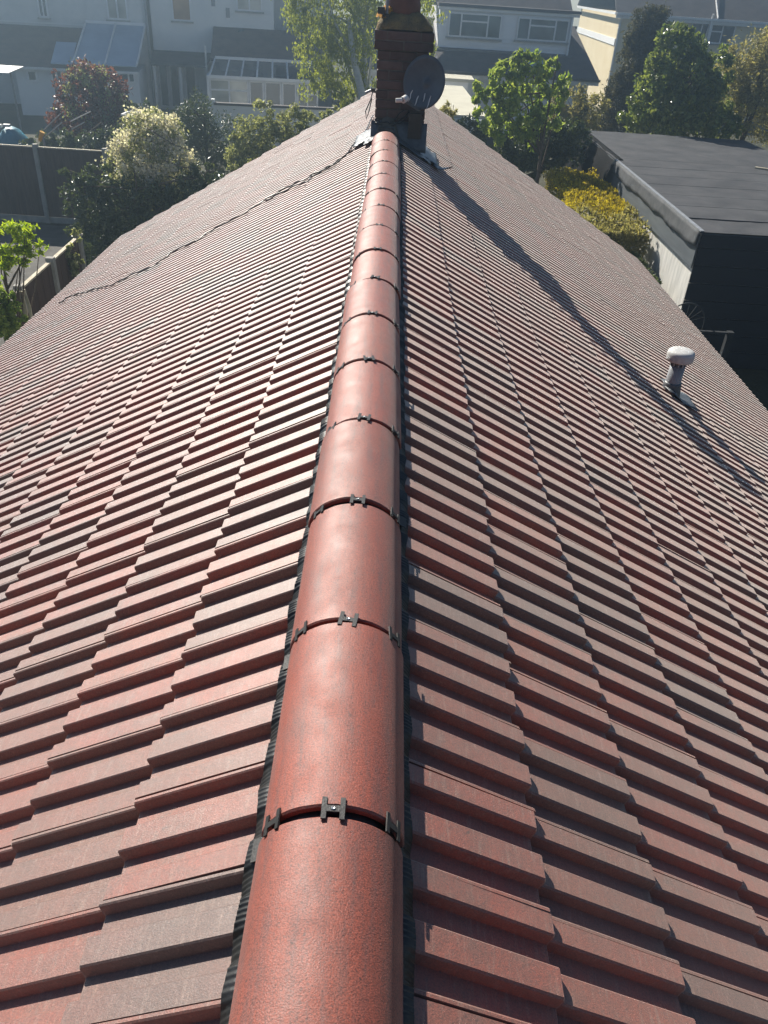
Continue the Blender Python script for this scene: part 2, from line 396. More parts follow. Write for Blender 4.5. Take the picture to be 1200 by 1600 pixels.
for me in rms:
    me.set_sharp_from_angle(angle=math.radians(22))
# H shaped clip: x across, y along the ridge, z up
cm = MB()
for sx in (-1, 1):
    x0, x1 = sorted((sx*.0125, sx*.022)); cm.box((x0, -.024, .0005), (x1, .022, .0042))
cm.box((-.0125, -.0085, .0006), (.0125, .0045, .004)); cm.box((-.008, -.006, -.012), (.008, .003, .0006))
cmesh = cm.mesh('ridge_clip'); cmesh.materials.append(M['clip'])
sm = MB(); sm.lathe([(.0042, .0035), (.0042, .0052), (.0028, .0062), (.001, .0058)], n=12); smesh = sm.mesh('screw'); smesh.materials.append(M['steel'])
um = MB(); n = 20; ts = np.linspace(.02, math.pi-.02, n); vs = []
for y in (-.03, .03):
    for t in ts: x, z = arcpt(t, -RT+.0005); vs.append((x, y, z))
um.add(vs, [(i, i+1, n+i+1, n+i) for i in range(n-1)]); umesh = um.mesh('ridge_union'); umesh.materials.append(M['black'])
joints = [D0+RL*k for k in range(-6, 16)]
for k in range(-6, 16):
    y0 = D0+RL*(k-1)
    if y0+RL > CHY0+.2: break
    o = bpy.data.objects.new('ridge_tile', rms[k % 3]); COL.objects.link(o); o.parent = house
    o.location = (rnd.gauss(0, .0026), y0+rnd.gauss(0, .0015), rnd.gauss(0, .0018)); o.rotation_euler = (rnd.gauss(0, .003), rnd.gauss(0, .014), rnd.gauss(0, .005))
    if k == -6: continue
    u = bpy.data.objects.new('ridge_union', umesh); COL.objects.link(u); u.parent = house; u.location = (0, y0+.001, 0)
    for ang, sc in ((0, 1), (-.93, .93), (.93, .93)):
        c = bpy.data.objects.new('ridge_clip', cmesh); COL.objects.link(c); c.parent = house
        t = math.pi/2-ang; x, z = arcpt(t, .0005); nx, nz = math.cos(t)/RW, math.sin(t)/RH; l = math.hypot(nx, nz)
        c.matrix_world = Matrix.Translation((x, y0+.002+rnd.gauss(0, .0012), z)) @ Matrix.Rotation(math.atan2(nx, nz), 4, 'Y') @ Matrix.Rotation(rnd.gauss(0, .09), 4, 'Z') @ Matrix.Scale(sc*.86, 4)
        if ang == 0:
            s = bpy.data.objects.new('screw', smesh); COL.objects.link(s); s.parent = c; s.location = (0, -.002, 0)
# pleated ridge roll on both sides of the ridge tiles
def rib_height(side, y):               # rib profile of the tiles at ridge position y
    v = ((y-J0[side])*side) % TW
    return float(np.interp(v, [p[0] for p in prof[1:-1]], [p[1] for p in prof[1:-1]]))
for side in (-1, 1):
    ys = np.arange(.05, CHY0-.05, .00175); xs = [.088, .106, .116, .122, .128, .133, .1365] if side < 0 else [.088, .106, .116, .121, .126, .130, .133]
    prng = np.random.RandomState(5+side)
    amp = np.interp(ys, np.arange(0, 8, .11), prng.uniform(.3, 1.0, 73)); wob = np.interp(ys, np.arange(0, 8, .045), prng.uniform(-.004, .007, 178))
    ribs = np.array([rib_height(side, y) for y in ys]); kern = np.ones(9)/9; ribs = np.convolve(ribs, kern, 'same')
    ph = np.cumsum(np.interp(ys, np.arange(0, 8, .05), prng.uniform(.8, 1.25, 160)))*.00175*2*math.pi/.0098
    V = []
    for j, x in enumerate(xs):
        xx = x + (wob*(j/6.0) if j > 2 else 0*ys)
        a = xx/CP; surf = APEX-a*SP+(STEP*(a-A0[side])/GA)*CP
        f = j/6.0
        z = (1-f)*(-.092-.1*(xx-.088))+f*(surf+ribs*.9+.003)
        z = z+(np.arcsin(np.sin(ph))/1.57)*.0030*amp*min(1, .2+f)+(.0015 if j == 6 else 0)
        V.append(np.stack([side*xx, ys, z], 1))
    V = np.stack(V, 1); ny, nx = V.shape[:2]; idx = np.arange(ny*nx).reshape(ny, nx)
    F = np.stack([idx[:-1, :-1], idx[1:, :-1], idx[1:, 1:], idx[:-1, 1:]], -1).reshape(-1, 4)
    if side > 0: F = F[:, ::-1]
    o = obj('ridge_roll', npmesh('ridge_roll', V.reshape(-1, 3), F), M['rollstrip'], house, True)
    o['label'] = 'black pleated ridge roll on the ' + ('left' if side < 0 else 'right') + ' of the ridge'
    for y in (.735, 1.165, 2.07, 2.96, 4.3) if side < 0 else (1.7,):       # smooth lapped ends of the roll
        ring = []
        for (x, dz) in ((.112, .004), (.131, .006)):
            a = x/CP; zz = APEX-a*SP+STEP*(a-A0[side])/GA*CP
            zt = (-.094 if x < .12 else zz+.004)
            ring += [(side*x, y, zt+dz), (side*x, y+.042, zt+dz)]
        ring = [ring[0], ring[1], ring[3], ring[2]]; bt = MB()
        lo = [(a_, b_, c_-.002) for a_, b_, c_ in ring]
        bt.hexa(lo+ring if side < 0 else [lo[i] for i in (3, 2, 1, 0)]+[ring[i] for i in (3, 2, 1, 0)]); bt.build('ridge_roll_lap', M['tape'], house)

# ------------------------------------------------------------------ chimney
cz0 = -.45
core = MB(); core.box((CHX0+.011, CHY0+.011, cz0), (CHX1-.011, CHY1-.011, .60)); core.box((CHX0-.025, CHY0-.025, .602), (CHX1+.025, CHY1+.025, .735))
chim = core.build('chimney', M['mortar'], house); chim['label'] = 'narrow brick chimney stack straddling the ridge'
def brick(x0, x1, y0, y1, z0, h=.065):
    j = lambda s=.0015: rnd.gauss(0, s)
    b = MB(); c = .004
    x0 += j(); x1 += j(); y0 += j(); y1 += j(); z0 += j(.001)
    lo = [(x0, y0), (x1, y0), (x1, y1), (x0, y1)]
    ins = [(x0+c, y0+c), (x1-c, y0+c), (x1-c, y1-c), (x0+c, y1-c)]
    vs = [(x, y, z0) for x, y in ins]+[(x, y, z0+c) for x, y in lo]+[(x, y, z0+h-c) for x, y in lo]+[(x, y, z0+h) for x, y in ins]
    fs = [(3, 2, 1, 0), (12, 13, 14, 15)]
    for r in range(3):
        for i in range(4): fs.append((r*4+i, r*4+(i+1) % 4, r*4+4+(i+1) % 4, r*4+4+i))
    b.add(vs, fs); b.build('brick', M['brick'], chim)
def stack_course(x0, x1, y0, y1, z, odd):
    w_ = .1025; gp = .010
    if not odd:
        xm = (x0+x1)/2
        for ya, yb in ((y0, y0+w_), (y1-w_, y1)):
            brick(x0, xm-gp/2, ya, yb, z); brick(xm+gp/2, x1, ya, yb, z)
        for xa, xb in ((x0, x0+w_), (x1-w_, x1)): brick(xa, xb, y0+w_+gp, y1-w_-gp, z)
    else:
        ym = (y0+y1)/2
        for xa, xb in ((x0, x0+w_), (x1-w_, x1)):
            brick(xa, xb, y0, ym-gp/2, z); brick(xa, xb, ym+gp/2, y1, z)
        for ya, yb in ((y0, y0+w_), (y1-w_, y1)): brick(x0+w_+gp, x1-w_-gp, ya, yb, z)
z = -.30; k = 0
while z < .57: stack_course(CHX0, CHX1, CHY0, CHY1, z, k % 2); z += .075; k += 1
zc = z
for q in range(2): stack_course(CHX0-.03, CHX1+.03, CHY0-.03, CHY1+.03, zc+.075*q-.002, (k+q) % 2)
ztop = zc+.15
fl = MB(); cxm, cym = .085, (CHY0+CHY1)/2; NSEG = 28; vs = []
fr = random.Random(3)
for (fr_, zz) in ((1, 0), (.97, .03), (.86, .07), (.74, .105), (.60, .125), (.5, .13)):
    for i in range(NSEG):
        t = 2*math.pi*i/NSEG; c, s = math.cos(t), math.sin(t); q = .245/max(abs(c), abs(s))*fr_ + .0
        rr = q*(fr_**.5)+ (1-fr_)*.0; rr = min(rr, .245*1.25); vs.append((cxm+.02*fr_+rr*c, cym+rr*s, ztop+zz+fr.gauss(0, .005)))
fs = [(r*NSEG+i, r*NSEG+(i+1) % NSEG, (r+1)*NSEG+(i+1) % NSEG, (r+1)*NSEG+i) for r in range(5) for i in range(NSEG)]
fs.append(tuple(range(5*NSEG, 6*NSEG))); fl.add(vs, fs); fl.build('flaunching', M['flaunch'], chim, True)
ms = MB(); vs = []
for i in range(14):
    for j in range(6):
        t = math.pi*.93+i*.085; q = .118+j*.022
        vs.append((cxm+q*math.cos(t)*1.02, cym-.02+q*math.sin(t), ztop+.150-.6*max(0, q-.15)+.014*math.sin(j*.6)*(1-abs(i-6.5)/7)+fr.gauss(0, .004)-(.03 if j in (0, 5) or i in (0, 13) else 0)))
ms.add(vs, [(i*6+j, i*6+j+1, (i+1)*6+j+1, (i+1)*6+j) for i in range(13) for j in range(5)]); mo = ms.build('lichen', M['moss'], chim, True)
pt = MB(); pt.lathe([(.150, .06), (.152, .16), (.145, .18), (.134, .40), (.126, .92), (.142, .93), (.146, .98), (.130, .99), (.102, .99), (.097, .80)], (cxm-.005, cym, ztop+.02), 28)
pt.build('chimney_pot', M['pot'], chim, True)
# lead work round the chimney foot
ld = MB()
def roofpt(side, a, y, off): 
    X, N = (Lx, Ln) if side < 0 else (Rx, Rn); p = Vector((0, 0, APEX))+X*a+N*off; p.y = y; return p
def sheet(mb, grid):
    n0, n1 = len(grid), len(grid[0]); mb.add([p for r in grid for p in r], [(i*n1+j, (i+1)*n1+j, (i+1)*n1+j+1, i*n1+j+1) for i in range(n0-1) for j in range(n1-1)])
fr = random.Random(11)
def leadsheet(side, a0, a1, y0, y1, na=10, nb=8, lift=0.0, name='lead_flashing'):
    mb = MB(); gr = []
    for i in range(na):
        f = i/(na-1); a = a0+(a1-a0)*f; row = []
        for j in range(nb):
            h = j/(nb-1); y = y0+(y1-y0)*h+fr.gauss(0, .006)
            row.append(roofpt(side, a, y, .012+fr.gauss(0, .004)+lift*max(0, f-.4)**1.2*(1-.4*h)))
        gr.append(row)
    sheet(mb, gr); o = mb.build(name, M['lead'], chim, True)
    sd = o.modifiers.new('thick', 'SOLIDIFY'); sd.thickness = .004
    return o
leadsheet(-1, .13, .33, 7.66, 8.28)
leadsheet(-1, .12, .22, 7.48, 7.68)
leadsheet(1, .34, .56, 7.66, 8.30)
leadsheet(1, .50, .64, 7.56, 7.70, lift=.14)
leadsheet(1, .10, .46, 7.50, 7.72)
mb = MB(); gr = []
for i in range(6):
    z_ = .05-.045*i; row = []
    for j in range(13):
        x = CHX0-.03+(CHX1-CHX0+.06)*j/12
        row.append((x, CHY0-.012-(.020+.05*(i/5)**2 if i > 1 else 0)-abs(fr.gauss(0, .004)), max(z_, .01 if abs(x) < .1 else -.9)+fr.gauss(0, .004)))
    gr.append(row)
sheet(mb, gr); o = mb.build('lead_apron', M['lead'], chim, True); o.modifiers.new('thick', 'SOLIDIFY').thickness = .004
# mortar fillet at the end of the ridge
mb = MB(); vs = []
for i in range(5):
    for j in range(11):
        t = math.pi*j/10; rr = 1.0-.05*i
        vs.append((RW*rr*1.12*math.cos(t)+fr.gauss(0, .004), CHY0-.10+.03*i, (RH*1.15)*math.sin(t)-RH-.03+.030*i*math.sin(t)+fr.gauss(0, .004)))
mb.add(vs, [(i*11+j, i*11+j+1, (i+1)*11+j+1, (i+1)*11+j) for i in range(4) for j in range(10)]); mb.build('mortar_fillet', M['mortar'], chim, True)

# ------------------------------------------------------------------ things on the roof
def frame_from(nrm, up=Vector((0, 0, 1))):
    n_ = nrm.normalized(); x = up.cross(n_).normalized(); y = n_.cross(x); return x, y, n_
dc = Vector((.285, 7.44, .40)); dx, dy, dn = frame_from(Vector((-.62, -.80, .16)))
dish = thing('satellite_dish', 'grey oval satellite dish fixed to the right of the chimney', 'satellite dish', dc)
mb = MB(); vs = [dc-dc]; NR, NS = 7, 36
for r in range(1, NR+1):
    q = r/NR
    for i in range(NS):
        t = 2*math.pi*i/NS; vs.append(dx*(.212*q*math.cos(t))+dy*(.200*q*math.sin(t))+dn*(.045*(q*q-1)))
fs = [(0, 1+i, 1+(i+1) % NS) for i in range(NS)]
for r in range(NR-1):
    for i in range(NS): fs.append((1+r*NS+i, 1+(r+1)*NS+i, 1+(r+1)*NS+(i+1) % NS, 1+r*NS+(i+1) % NS))
mb.add(vs, fs); o = mb.build('reflector', M['dish'], dish, True); o.modifiers.new('thick', 'SOLIDIFY').thickness = .004
mb = MB(); mb.tube([dy*-.198+dn*-.02, dy*-.21+dn*.02, dy*-.16+dn*.25], .010, 8); mb.build('feed_arm', M['dish'], dish)
mb = MB(); e0 = dy*-.16+dn*.25; mb.tube([e0, e0+(dy*.5-dn).normalized()*.05-dx*.0, ], .026, 12); mb.tube([e0-dn*.0-dx*.005, e0+dn*.035-dx*.045-dy*.01], .017, 10); mb.build('receiver', M['whiteout'], dish)
mb = MB(); mb.tube([dn*-.05, dn*-.12], .045, 10); mb.tube([dn*-.10, dn*-.16+Vector((.0, .06, -.10)), Vector((.02, .33, -.12))], .016, 8); mb.build('wall_bracket', M['black'], dish)
mb = MB(); fr = random.Random(5)
for q in range(4):
    a_ = -.12+.065*q; b0 = -.075+fr.uniform(-.03, .03); ln = fr.uniform(.05, .11)
    pts = []
    for i in range(4):
        yy = b0-ln*i/3; rr2 = (a_/.212)**2+(yy/.200)**2; pts.append(dx*(a_+fr.gauss(0, .003))+dy*yy+dn*(.045*(rr2-1)+.002))
    mb.tube(pts, [.004, .006, .005, .002], 5)
mb.build('droppings', M['whiteout'], dish)
bx = thing('junction_box', 'black cable junction box low on the chimney front beneath the dish', 'box', (.245, 7.70, .03))
mb = MB(); mb.box((-.06, -.02, -.10), (.06, .03, .09)); mb.build('case', M['black'], bx)
mb = MB(); mb.box((-.063, -.028, .07), (.063, .034, .10)); mb.build('lid', M['black'], bx)
am = thing('aerial_mast', 'thin pale aerial mast clamped beside the chimney pot', 'mast', (-.055, 7.80, ztop))
mb = MB(); mb.tube([(0, 0, .02), (.012, 0, .75)], .013, 8); mb.build('pole', M['greypvc'], am)
mb = MB(); mb.box((-.075, -.03, .10), (-.014, .03, .15)); mb.box((-.03, -.02, .08), (.02, .02, .105)); mb.build('clamp', M['black'], am)
br = thing('cable_bracket', 'small metal bracket sticking out of the left chimney side with looped cable', 'bracket', (CHX0, 7.86, .26))
mb = MB(); mb.tube([(0, 0, 0), (-.05, -.01, .012), (-.095, -.02, -.008)], .011, 8); mb.build('arm', M['steel'], br)
mb = MB(); mb.box((-.045, -.022, .004), (-.008, .012, .03)); mb.build('clip_block', M['black'], br)
mb = MB(); pts = [(-.03, -.02, .0), (-.045, -.05, -.06), (-.085, -.06, -.15), (-.075, -.06, -.21), (-.055, -.05, -.15), (-.035, -.03, -.05)]
mb.tube(pts, .005, 6); mb.build('cable_loop', M['black'], br, True)
ct = MB(); fr = random.Random(14); yf = CHY0-.045
for q in range(5):
    x0, z0 = .16+fr.uniform(-.03, .03), .14+fr.uniform(-.03, .03); x1, z1 = (CHX0+.02, .05+fr.uniform(-.03, .04)) if q < 3 else (.27, .0)
    pts = []
    for i in range(9):
        f = i/8; pts.append((x0+(x1-x0)*f+fr.gauss(0, .006), yf-abs(fr.gauss(0, .006)), z0+(z1-z0)*f-(.05+.04*fr.random())*math.sin(f*math.pi)+fr.gauss(0, .004)))
    ct.tube(pts, .005, 6)
tag(ct.build('chimney_cables', M['black'], None, True), 'tangle of black cables across the chimney foot below the dish', 'cables')
# aerial cable down the left slope
def lcable(name, pix, r, label, off=.006):
    pts = []; X, N = Lx, Ln
    for (x, y) in pix:
        d = ray(x, y); o_ = Vector((0, 0, APEX))+N*off; t = (o_-Vector(CAM)).dot(N)/Vector(d).dot(N); pts.append(Vector(CAM)+Vector(d)*t)
    fine = []
    for a, b in zip(pts[:-1], pts[1:]):
        for i in range(6): fine.append(a.lerp(b, i/6)+N*(rnd.gauss(0, .0015)+.004*math.sin(i*1.05))+Vector((0, rnd.gauss(0, .002), 0)))
    fine.append(pts[-1]); mb = MB(); mb.tube(fine, r, 6); return tag(mb.build(name, M['black'], None, True), label, 'cable')
lcable('aerial_cable', [(586, 196), (578, 212), (563, 226), (546, 238), (520, 258), (498, 268), (470, 283), (448, 292), (420, 308), (402, 320), (375, 337), (345, 352), (326, 362), (306, 377), (290, 383), (268, 394), (258, 403), (235, 418), (212, 426), (190, 437), (170, 447), (150, 451), (128, 458), (110, 462), (92, 474)], .0062, 'black aerial cable snaking from the chimney down the left roof slope')
lcable('aerial_lead', [(583, 180), (570, 206), (556, 222), (538, 244), (510, 264), (488, 275), (480, 284), (466, 288), (440, 300), (415, 314)], .006, 'thinner black lead lying beside the aerial cable near the chimney')
# soil vent pipe
vp = Vector((2.20, 5.34, APEX-2.20*SP/CP))
vent = thing('vent_pipe', 'grey vent pipe with white domed cowl standing on the right slope', 'vent pipe', vp)
mb = MB(); mb.tube([(0, 0, -.12), (0, 0, .205)], .054, 20); mb.build('pipe', M['greypvc'], vent, True)
mb = MB()
for i in range(10):
    t = 2*math.pi*i/10; mb.box((.052*math.cos(t)-.006, .052*math.sin(t)-.006, .205), (.052*math.cos(t)+.006, .052*math.sin(t)+.006, .262))
mb.lathe([(.040, .20), (.040, .262)], n=16); mb.build('cowl_cage', M['greypvc'], vent)
mb = MB(); mb.lathe([(.060, .240), (.092, .243), (.095, .252), (.096, .290), (.092, .306), (.082, .316), (.062, .322), (.03, .325), (.0, .3255)], n=32); mb.build('cowl', M['cowl'], vent, True)
mb = MB(); gr = []
for i in range(9):
    f = i/8; row = []
    for j in range(7):
        h = j/6; p = roofpt(1, 2.47+.30*f, 5.21+.24*h, .014+.012*math.sin(f*9)+rnd.gauss(0, .003))-vp; row.append(p)
    gr.append(row)
sheet(mb, gr); o = mb.build('lead_slate', M['lead'], vent, True); o.modifiers.new('thick', 'SOLIDIFY').thickness = .004
mb = MB(); mb.lathe([(.085, -.09), (.072, -.02), (.062, .06), (.06, .075)], n=20); mb.build('lead_collar', M['lead'], vent, True)

# ------------------------------------------------------------------ garage on the right
GX0, GX1, GY0, GY1, GT = 5.81, 10.9, 14.84, 26.6, -2.4
gar = thing('garage', 'flat roofed garage with grey felt roof and dark boarded front', 'garage', (GX0, GY0, GZ))
def gp(x, y, z): return (x-GX0, y-GY0, z-GZ)
mb = MB(); mb.box(gp(GX0+.06, GY0+.06, GZ), gp(GX1-.06, GY1-.06, GT-.12)); mb.build('wall', M['wallwhite'], gar)
mb = MB(); nx, ny = 24, 44; vs = []
for i in range(ny):
    for j in range(nx):
        vs.append(gp(GX0-.01+(GX1-GX0+.02)*j/(nx-1), GY0-.01+(GY1-GY0+.02)*i/(ny-1), GT+rnd.gauss(0, .003)-.01*math.sin(i*.5)*math.sin(j*.4)))
mb.add(vs, [(i*nx+j, i*nx+j+1, (i+1)*nx+j+1, (i+1)*nx+j) for i in range(ny-1) for j in range(nx-1)]); mb.build('felt_roof', M['felt'], gar, True)
for q in range(7):
    y = GY0+1.0+q*1.0*1.02; mb = MB(); mb.box(gp(GX0, y, GT-.02), gp(GX1, y+1.0, GT+.0135+.0012*(q % 2))); mb.build('felt_strip', M['felt'], gar)
mb = MB(); mb.box(gp(GX0, GY0, GT-.14), gp(GX1, GY1, GT-.03)); mb.build('roof_deck', M['board'], gar)
# worn felt flap along the left edge
mb = MB(); ny = 70; rows = []
for k in range(5):
    f = k/4; row = []
    for i in range(ny):
        y = GY0-.012+(21.7-GY0)*i/(ny-1); wv = .018*math.sin(y*1.9+.5)*math.sin(y*.7)+.008*math.sin(y*5.1)
        row.append(gp(GX0-.045-.018*f*(.6+.8*abs(math.sin(y*1.3)))-max(0, wv)*f, y, GT+.008-.29*f+(.014*math.sin(y*3.1)+.010*math.sin(y*7.7)-(.05 if 16.3 < y < 16.9 else 0))*f*f))
    rows.append(row)
sheet(mb, rows); o = mb.build('felt_flap', M['feltedge'], gar, True); o.modifiers.new('thick', 'SOLIDIFY').thickness = .006
mb = MB(); mb.box(gp(GX0-.036, GY0-.02, GT+.001), gp(GX0+.03, 21.7, GT+.024)); mb.build('edge_trim', M['greypvc'], gar)
mb = MB(); mb.box(gp(GX0-.03, GY0+.005, GT-.66), gp(GX0-.002, GY1, GT-.10)); mb.build('fascia_board', M['board'], gar)
zb = GZ+.02
k = 0
while zb < GT-.05:
    h = min(.33, GT-.03-zb); mb = MB(); mb.box(gp(GX0+.002, GY0-.03, zb), gp(GX1, GY0-.004+.002*(k % 2), zb+h-.012)); mb.build('board', M['navy'], gar); zb += h; k += 1
# black sheeting over the far part of the edge
sh = thing('plastic_sheet', 'black plastic sheet draped over the far left edge of the garage roof', 'sheet', (GX0, 21.7, GT))
mb = MB(); rows = []
for k in range(8):
    f = k/7; row = []
    for i in range(40):
        y = 21.6+(GY1+.1-21.6)*i/39
        row.append((.15-.28*min(1, f*2.2)+.05*math.sin(y*4)*f-.08*f, y-21.7, .028-(0 if f < .2 else (f-.2)*1.5)+.04*math.sin(y*3+f*4)*f))
    rows.append(row)
sheet(mb, rows); o = mb.build('sheet', M['tarp'], sh, True); o.modifiers.new('thick', 'SOLIDIFY').thickness = .004
stick = MB(); p0 = atz(1180, 262, GT+.03); p1 = atz(1235, 272, GT+.03); stick.tube([p0, p0.lerp(p1, .5)+Vector((0, .05, .01)), p1], .03, 7)
tag(stick.build('stick', M['timber']), 'pale stick lying on the felt roof under the laurel', 'stick')
# trellis arch and pipe in the side passage
ta = at(1078, 474, 13.3); tr = thing('metal_trellis', 'arched metal trellis with spoked top in the dark side passage', 'trellis', (ta.x, ta.y, GZ))
H = ta.z-GZ-.34
mb = MB(); pts = [(-.34, 0, 0), (-.34, 0, H)]+[(-.34*math.cos(t), 0, H+.34*math.sin(t)) for t in np.linspace(.2, math.pi-.2, 14)]+[(.34, 0, H), (.34, 0, 0)]
mb.tube(pts, .013, 7); mb.build('arch', M['shademetal'], tr, True)
for t in np.linspace(.35, math.pi-.35, 7):
    mb = MB(); mb.tube([(-.06*math.cos(t), 0, H+.06*math.sin(t)), (-.34*math.cos(t), 0, H+.34*math.sin(t))], .006, 5); mb.build('spoke', M['shademetal'], tr)
gp0 = at(1141, 520, 13.0); gt_ = thing('gate_frame', 'grey gate frame with its colour darkened for shade in the dark side passage', 'gate', (gp0.x, gp0.y, GZ))
mb = MB(); mb.box((-.05, -.05, 0), (.05, .05, gp0.z-GZ+.02)); mb.build('post', M['shadewood'], gt_)
mb = MB(); mb.box((-.62, -.03, gp0.z-GZ-.02), (-.05, .03, gp0.z-GZ+.01)); mb.build('rail', M['shadewood'], gt_)

# ------------------------------------------------------------------ foliage
def leafmesh(name, C, A, B):
    n = len(C); V = np.empty((n, 4, 3)); nrm = np.cross(A, B); nl = np.linalg.norm(nrm, axis=1, keepdims=True)+1e-9; nrm = nrm/nl*np.linalg.norm(B, axis=1, keepdims=True)*.35
    V[:, 0] = C-A; V[:, 1] = C+B+nrm; V[:, 2] = C+A; V[:, 3] = C-B+nrm
    return npmesh(name, V.reshape(-1, 3), np.arange(n*4).reshape(n, 4))
def unit(a): return a/(np.linalg.norm(a, axis=1, keepdims=True)+1e-9)
def blob_points(R, blobs, n, shell=.55):
    vol = np.array([(b[3]*b[4]*b[5])**.67 for b in blobs]); cnt = np.maximum(1, (n*vol/vol.sum()).astype(int)); P = []; O = []
    for b, c in zip(blobs, cnt):
        nk = int(np.clip(c/38, 7, 60)); d = unit(R.normal(size=(nk, 3))); rad = np.array(b[3:6])
        q = shell*.7+(1.06-shell*.7)*R.rand(nk, 1)**.5; cen = np.array(b[:3])+d*q*rad; cr = .17+.20*R.rand(nk, 1)   # sprigs through the crown
        k = R.randint(0, nk, c); e = unit(R.normal(size=(c, 3)))*(R.rand(c, 1)**.45)
        stray = R.rand(c, 1) < .06
        P.append(cen[k]+e*cr[k]*rad*np.where(stray, 1.7, 1.0)); O.append(unit(e*.6+d[k]))
    return np.concatenate(P), np.concatenate(O)
def crown(name, blobs, n, size, mat, parent, seed, aspect=.5, shell=.55, droop=0.0, outward=.5):
    R = np.random.RandomState(seed); P, O = blob_points(R, blobs, n, shell); m = len(P)
    A = unit(R.normal(size=(m, 3))+np.array([0, 0, -droop])); N = unit(R.normal(size=(m, 3))+O*outward*2+np.array([0, 0, .4])); B = unit(np.cross(N, A))
    s = size*(.6+.8*R.rand(m, 1)); P[:, 2] = np.maximum(P[:, 2], GZ+.05)
    loc = np.array(parent.location)
    return obj(name, leafmesh(name, P-loc, A*s, B*s*aspect), mat, parent)
def trunk(parent, base, top, r, blobs, mat, seed, nb=8, name='trunk'):
    R = random.Random(seed); loc = Vector(parent.location); mb = MB(); base, top = Vector(base), Vector(top)
    pts = [base.lerp(top, i/6)+Vector((R.gauss(0, r*.4), R.gauss(0, r*.4), 0))*(1 if 0 < i else 0) for i in range(7)]
    mb.tube([p-loc for p in pts], [r*(1-.75*i/6) for i in range(7)], 8)
    for i in range(nb):
        b = R.choice(blobs); e = Vector(b[:3])+Vector((R.uniform(-1, 1)*b[3], R.uniform(-1, 1)*b[4], R.uniform(-.5, .9)*b[5]))*.75
        s = pts[R.randint(2, 5)]; mid = s.lerp(e, .5)+Vector((R.gauss(0, .1), R.gauss(0, .1), R.uniform(0, .2)))*(e-s).length*.5
        mb.tube([s-loc, s.lerp(mid, .6)-loc, mid-loc, e-loc], [r*.42, r*.34, r*.24, r*.07], 6)
    mb.build(name, mat, parent, True)
def blobs_px(Y, lst, depth=.85):       # ellipsoids given by where they are seen and how far away they stand
    out = []
    for (x, y, rx, ry, *dy) in lst:
        c = at(x, y, Y+(dy[0] if dy else 0)); k = mpp(c); out.append((c.x, c.y, c.z, rx*k, (rx+ry)*.5*k*depth, ry*k*1.12))
    return out
def tree(name, label, cat, Y, lst, n, size, leaf, seed, group=None, base=None, r=.08, bark='bark', **kw):
    bl = blobs_px(Y, lst); cx = sum(b[0] for b in bl)/len(bl); cy = sum(b[1] for b in bl)/len(bl)
    if base is not None: bp = at(base[0], base[1], Y); cx = bp.x
    t = thing(name, label, cat, (cx, cy, GZ), 0, group)
    nb = kw.pop('nb', 8)
    crown('crown', bl, n, size, L[leaf], t, seed, **kw)
    top = max(b[2]+b[5]*.4 for b in bl); trunk(t, (cx, cy, GZ), (cx+.1, cy, top), r, bl, M[bark], seed, nb)
    return t, bl
# left garden
t, bl = tree('plum_tree', 'dark red leaved tree with silvery glints behind the brown fence', 'tree', 29, [(140, 150, 45, 40), (175, 160, 30, 35), (110, 185, 30, 30), (160, 200, 42, 30), (125, 130, 22, 16), (190, 185, 22, 32)], 8000, .075, 'red', 1, r=.11)
R = np.random.RandomState(77); P, O = blob_points(R, [bl[0], bl[1], bl[5], bl[4]], 2600, .9); A = unit(R.normal(size=P.shape)); N = unit(R.normal(size=P.shape)+O); B = unit(np.cross(N, A))
obj('young_leaves', leafmesh('young_leaves', P-np.array(t.location), A*.05, B*.03), L['shrub'], t)
t, bl = tree('blossom_bush', 'rounded bush covered in white blossom beside the verge of the roof', 'bush', 19.0, [(235, 235, 52, 45), (265, 262, 38, 38), (205, 262, 38, 36), (245, 205, 40, 25), (235, 295, 50, 30)], 8500, .036, 'shrub', 2, r=.07, nb=14)
R = np.random.RandomState(78); P, O = blob_points(R, [bl[0], bl[1], bl[3], bl[2]], 7600, .86); A = unit(R.normal(size=P.shape)); N = unit(R.normal(size=P.shape)+O); B = unit(np.cross(N, A))
obj('blossom', leafmesh('blossom', P-np.array(t.location), A*.033, B*.029), L['blossom'], t)
mb = MB(); loc = t.location; fr = random.Random(8)
for (x0, y0, x1, y1) in ((255, 250, 318, 262), (262, 275, 330, 290), (300, 290, 335, 250), (318, 285, 345, 258), (230, 200, 312, 240), (240, 282, 300, 292)):
    a, b = at(x0, y0, 18.6), at(x1, y1, 18.3); m_ = a.lerp(b, .5)+Vector((0, 0, -.08)); mb.tube([a-loc, m_-loc, b-loc], [.014, .010, .004], 5)
    mb.tube([m_-loc, m_+Vector((fr.uniform(-.2, .2), 0, .3))-loc], [.007, .003], 5)
mb.build('bare_twigs', M['bark'], t)
tree('ivy_bush', 'dark ivy covered bush in front of the brown fence', 'bush', 18.3, [(140, 320, 36, 40), (150, 375, 40, 40), (190, 330, 45, 45), (215, 370, 45, 40), (160, 285, 32, 22), (250, 335, 40, 38), (280, 325, 30, 35), (300, 300, 30, 30), (225, 405, 30, 30), (120, 275, 22, 14), (170, 410, 40, 30), (330, 285, 26, 24)], 17000, .05, 'ivy', 3, r=.06)
tree('conifer_bush', 'dark pointed conifer bush below the left conservatory', 'conifer', 25.5, [(305, 180, 26, 30), (310, 215, 42, 40), (345, 225, 36, 36), (285, 225, 30, 34), (305, 265, 50, 40), (360, 262, 30, 30)], 13000, .055, 'ivy', 4, r=.08, aspect=.25)
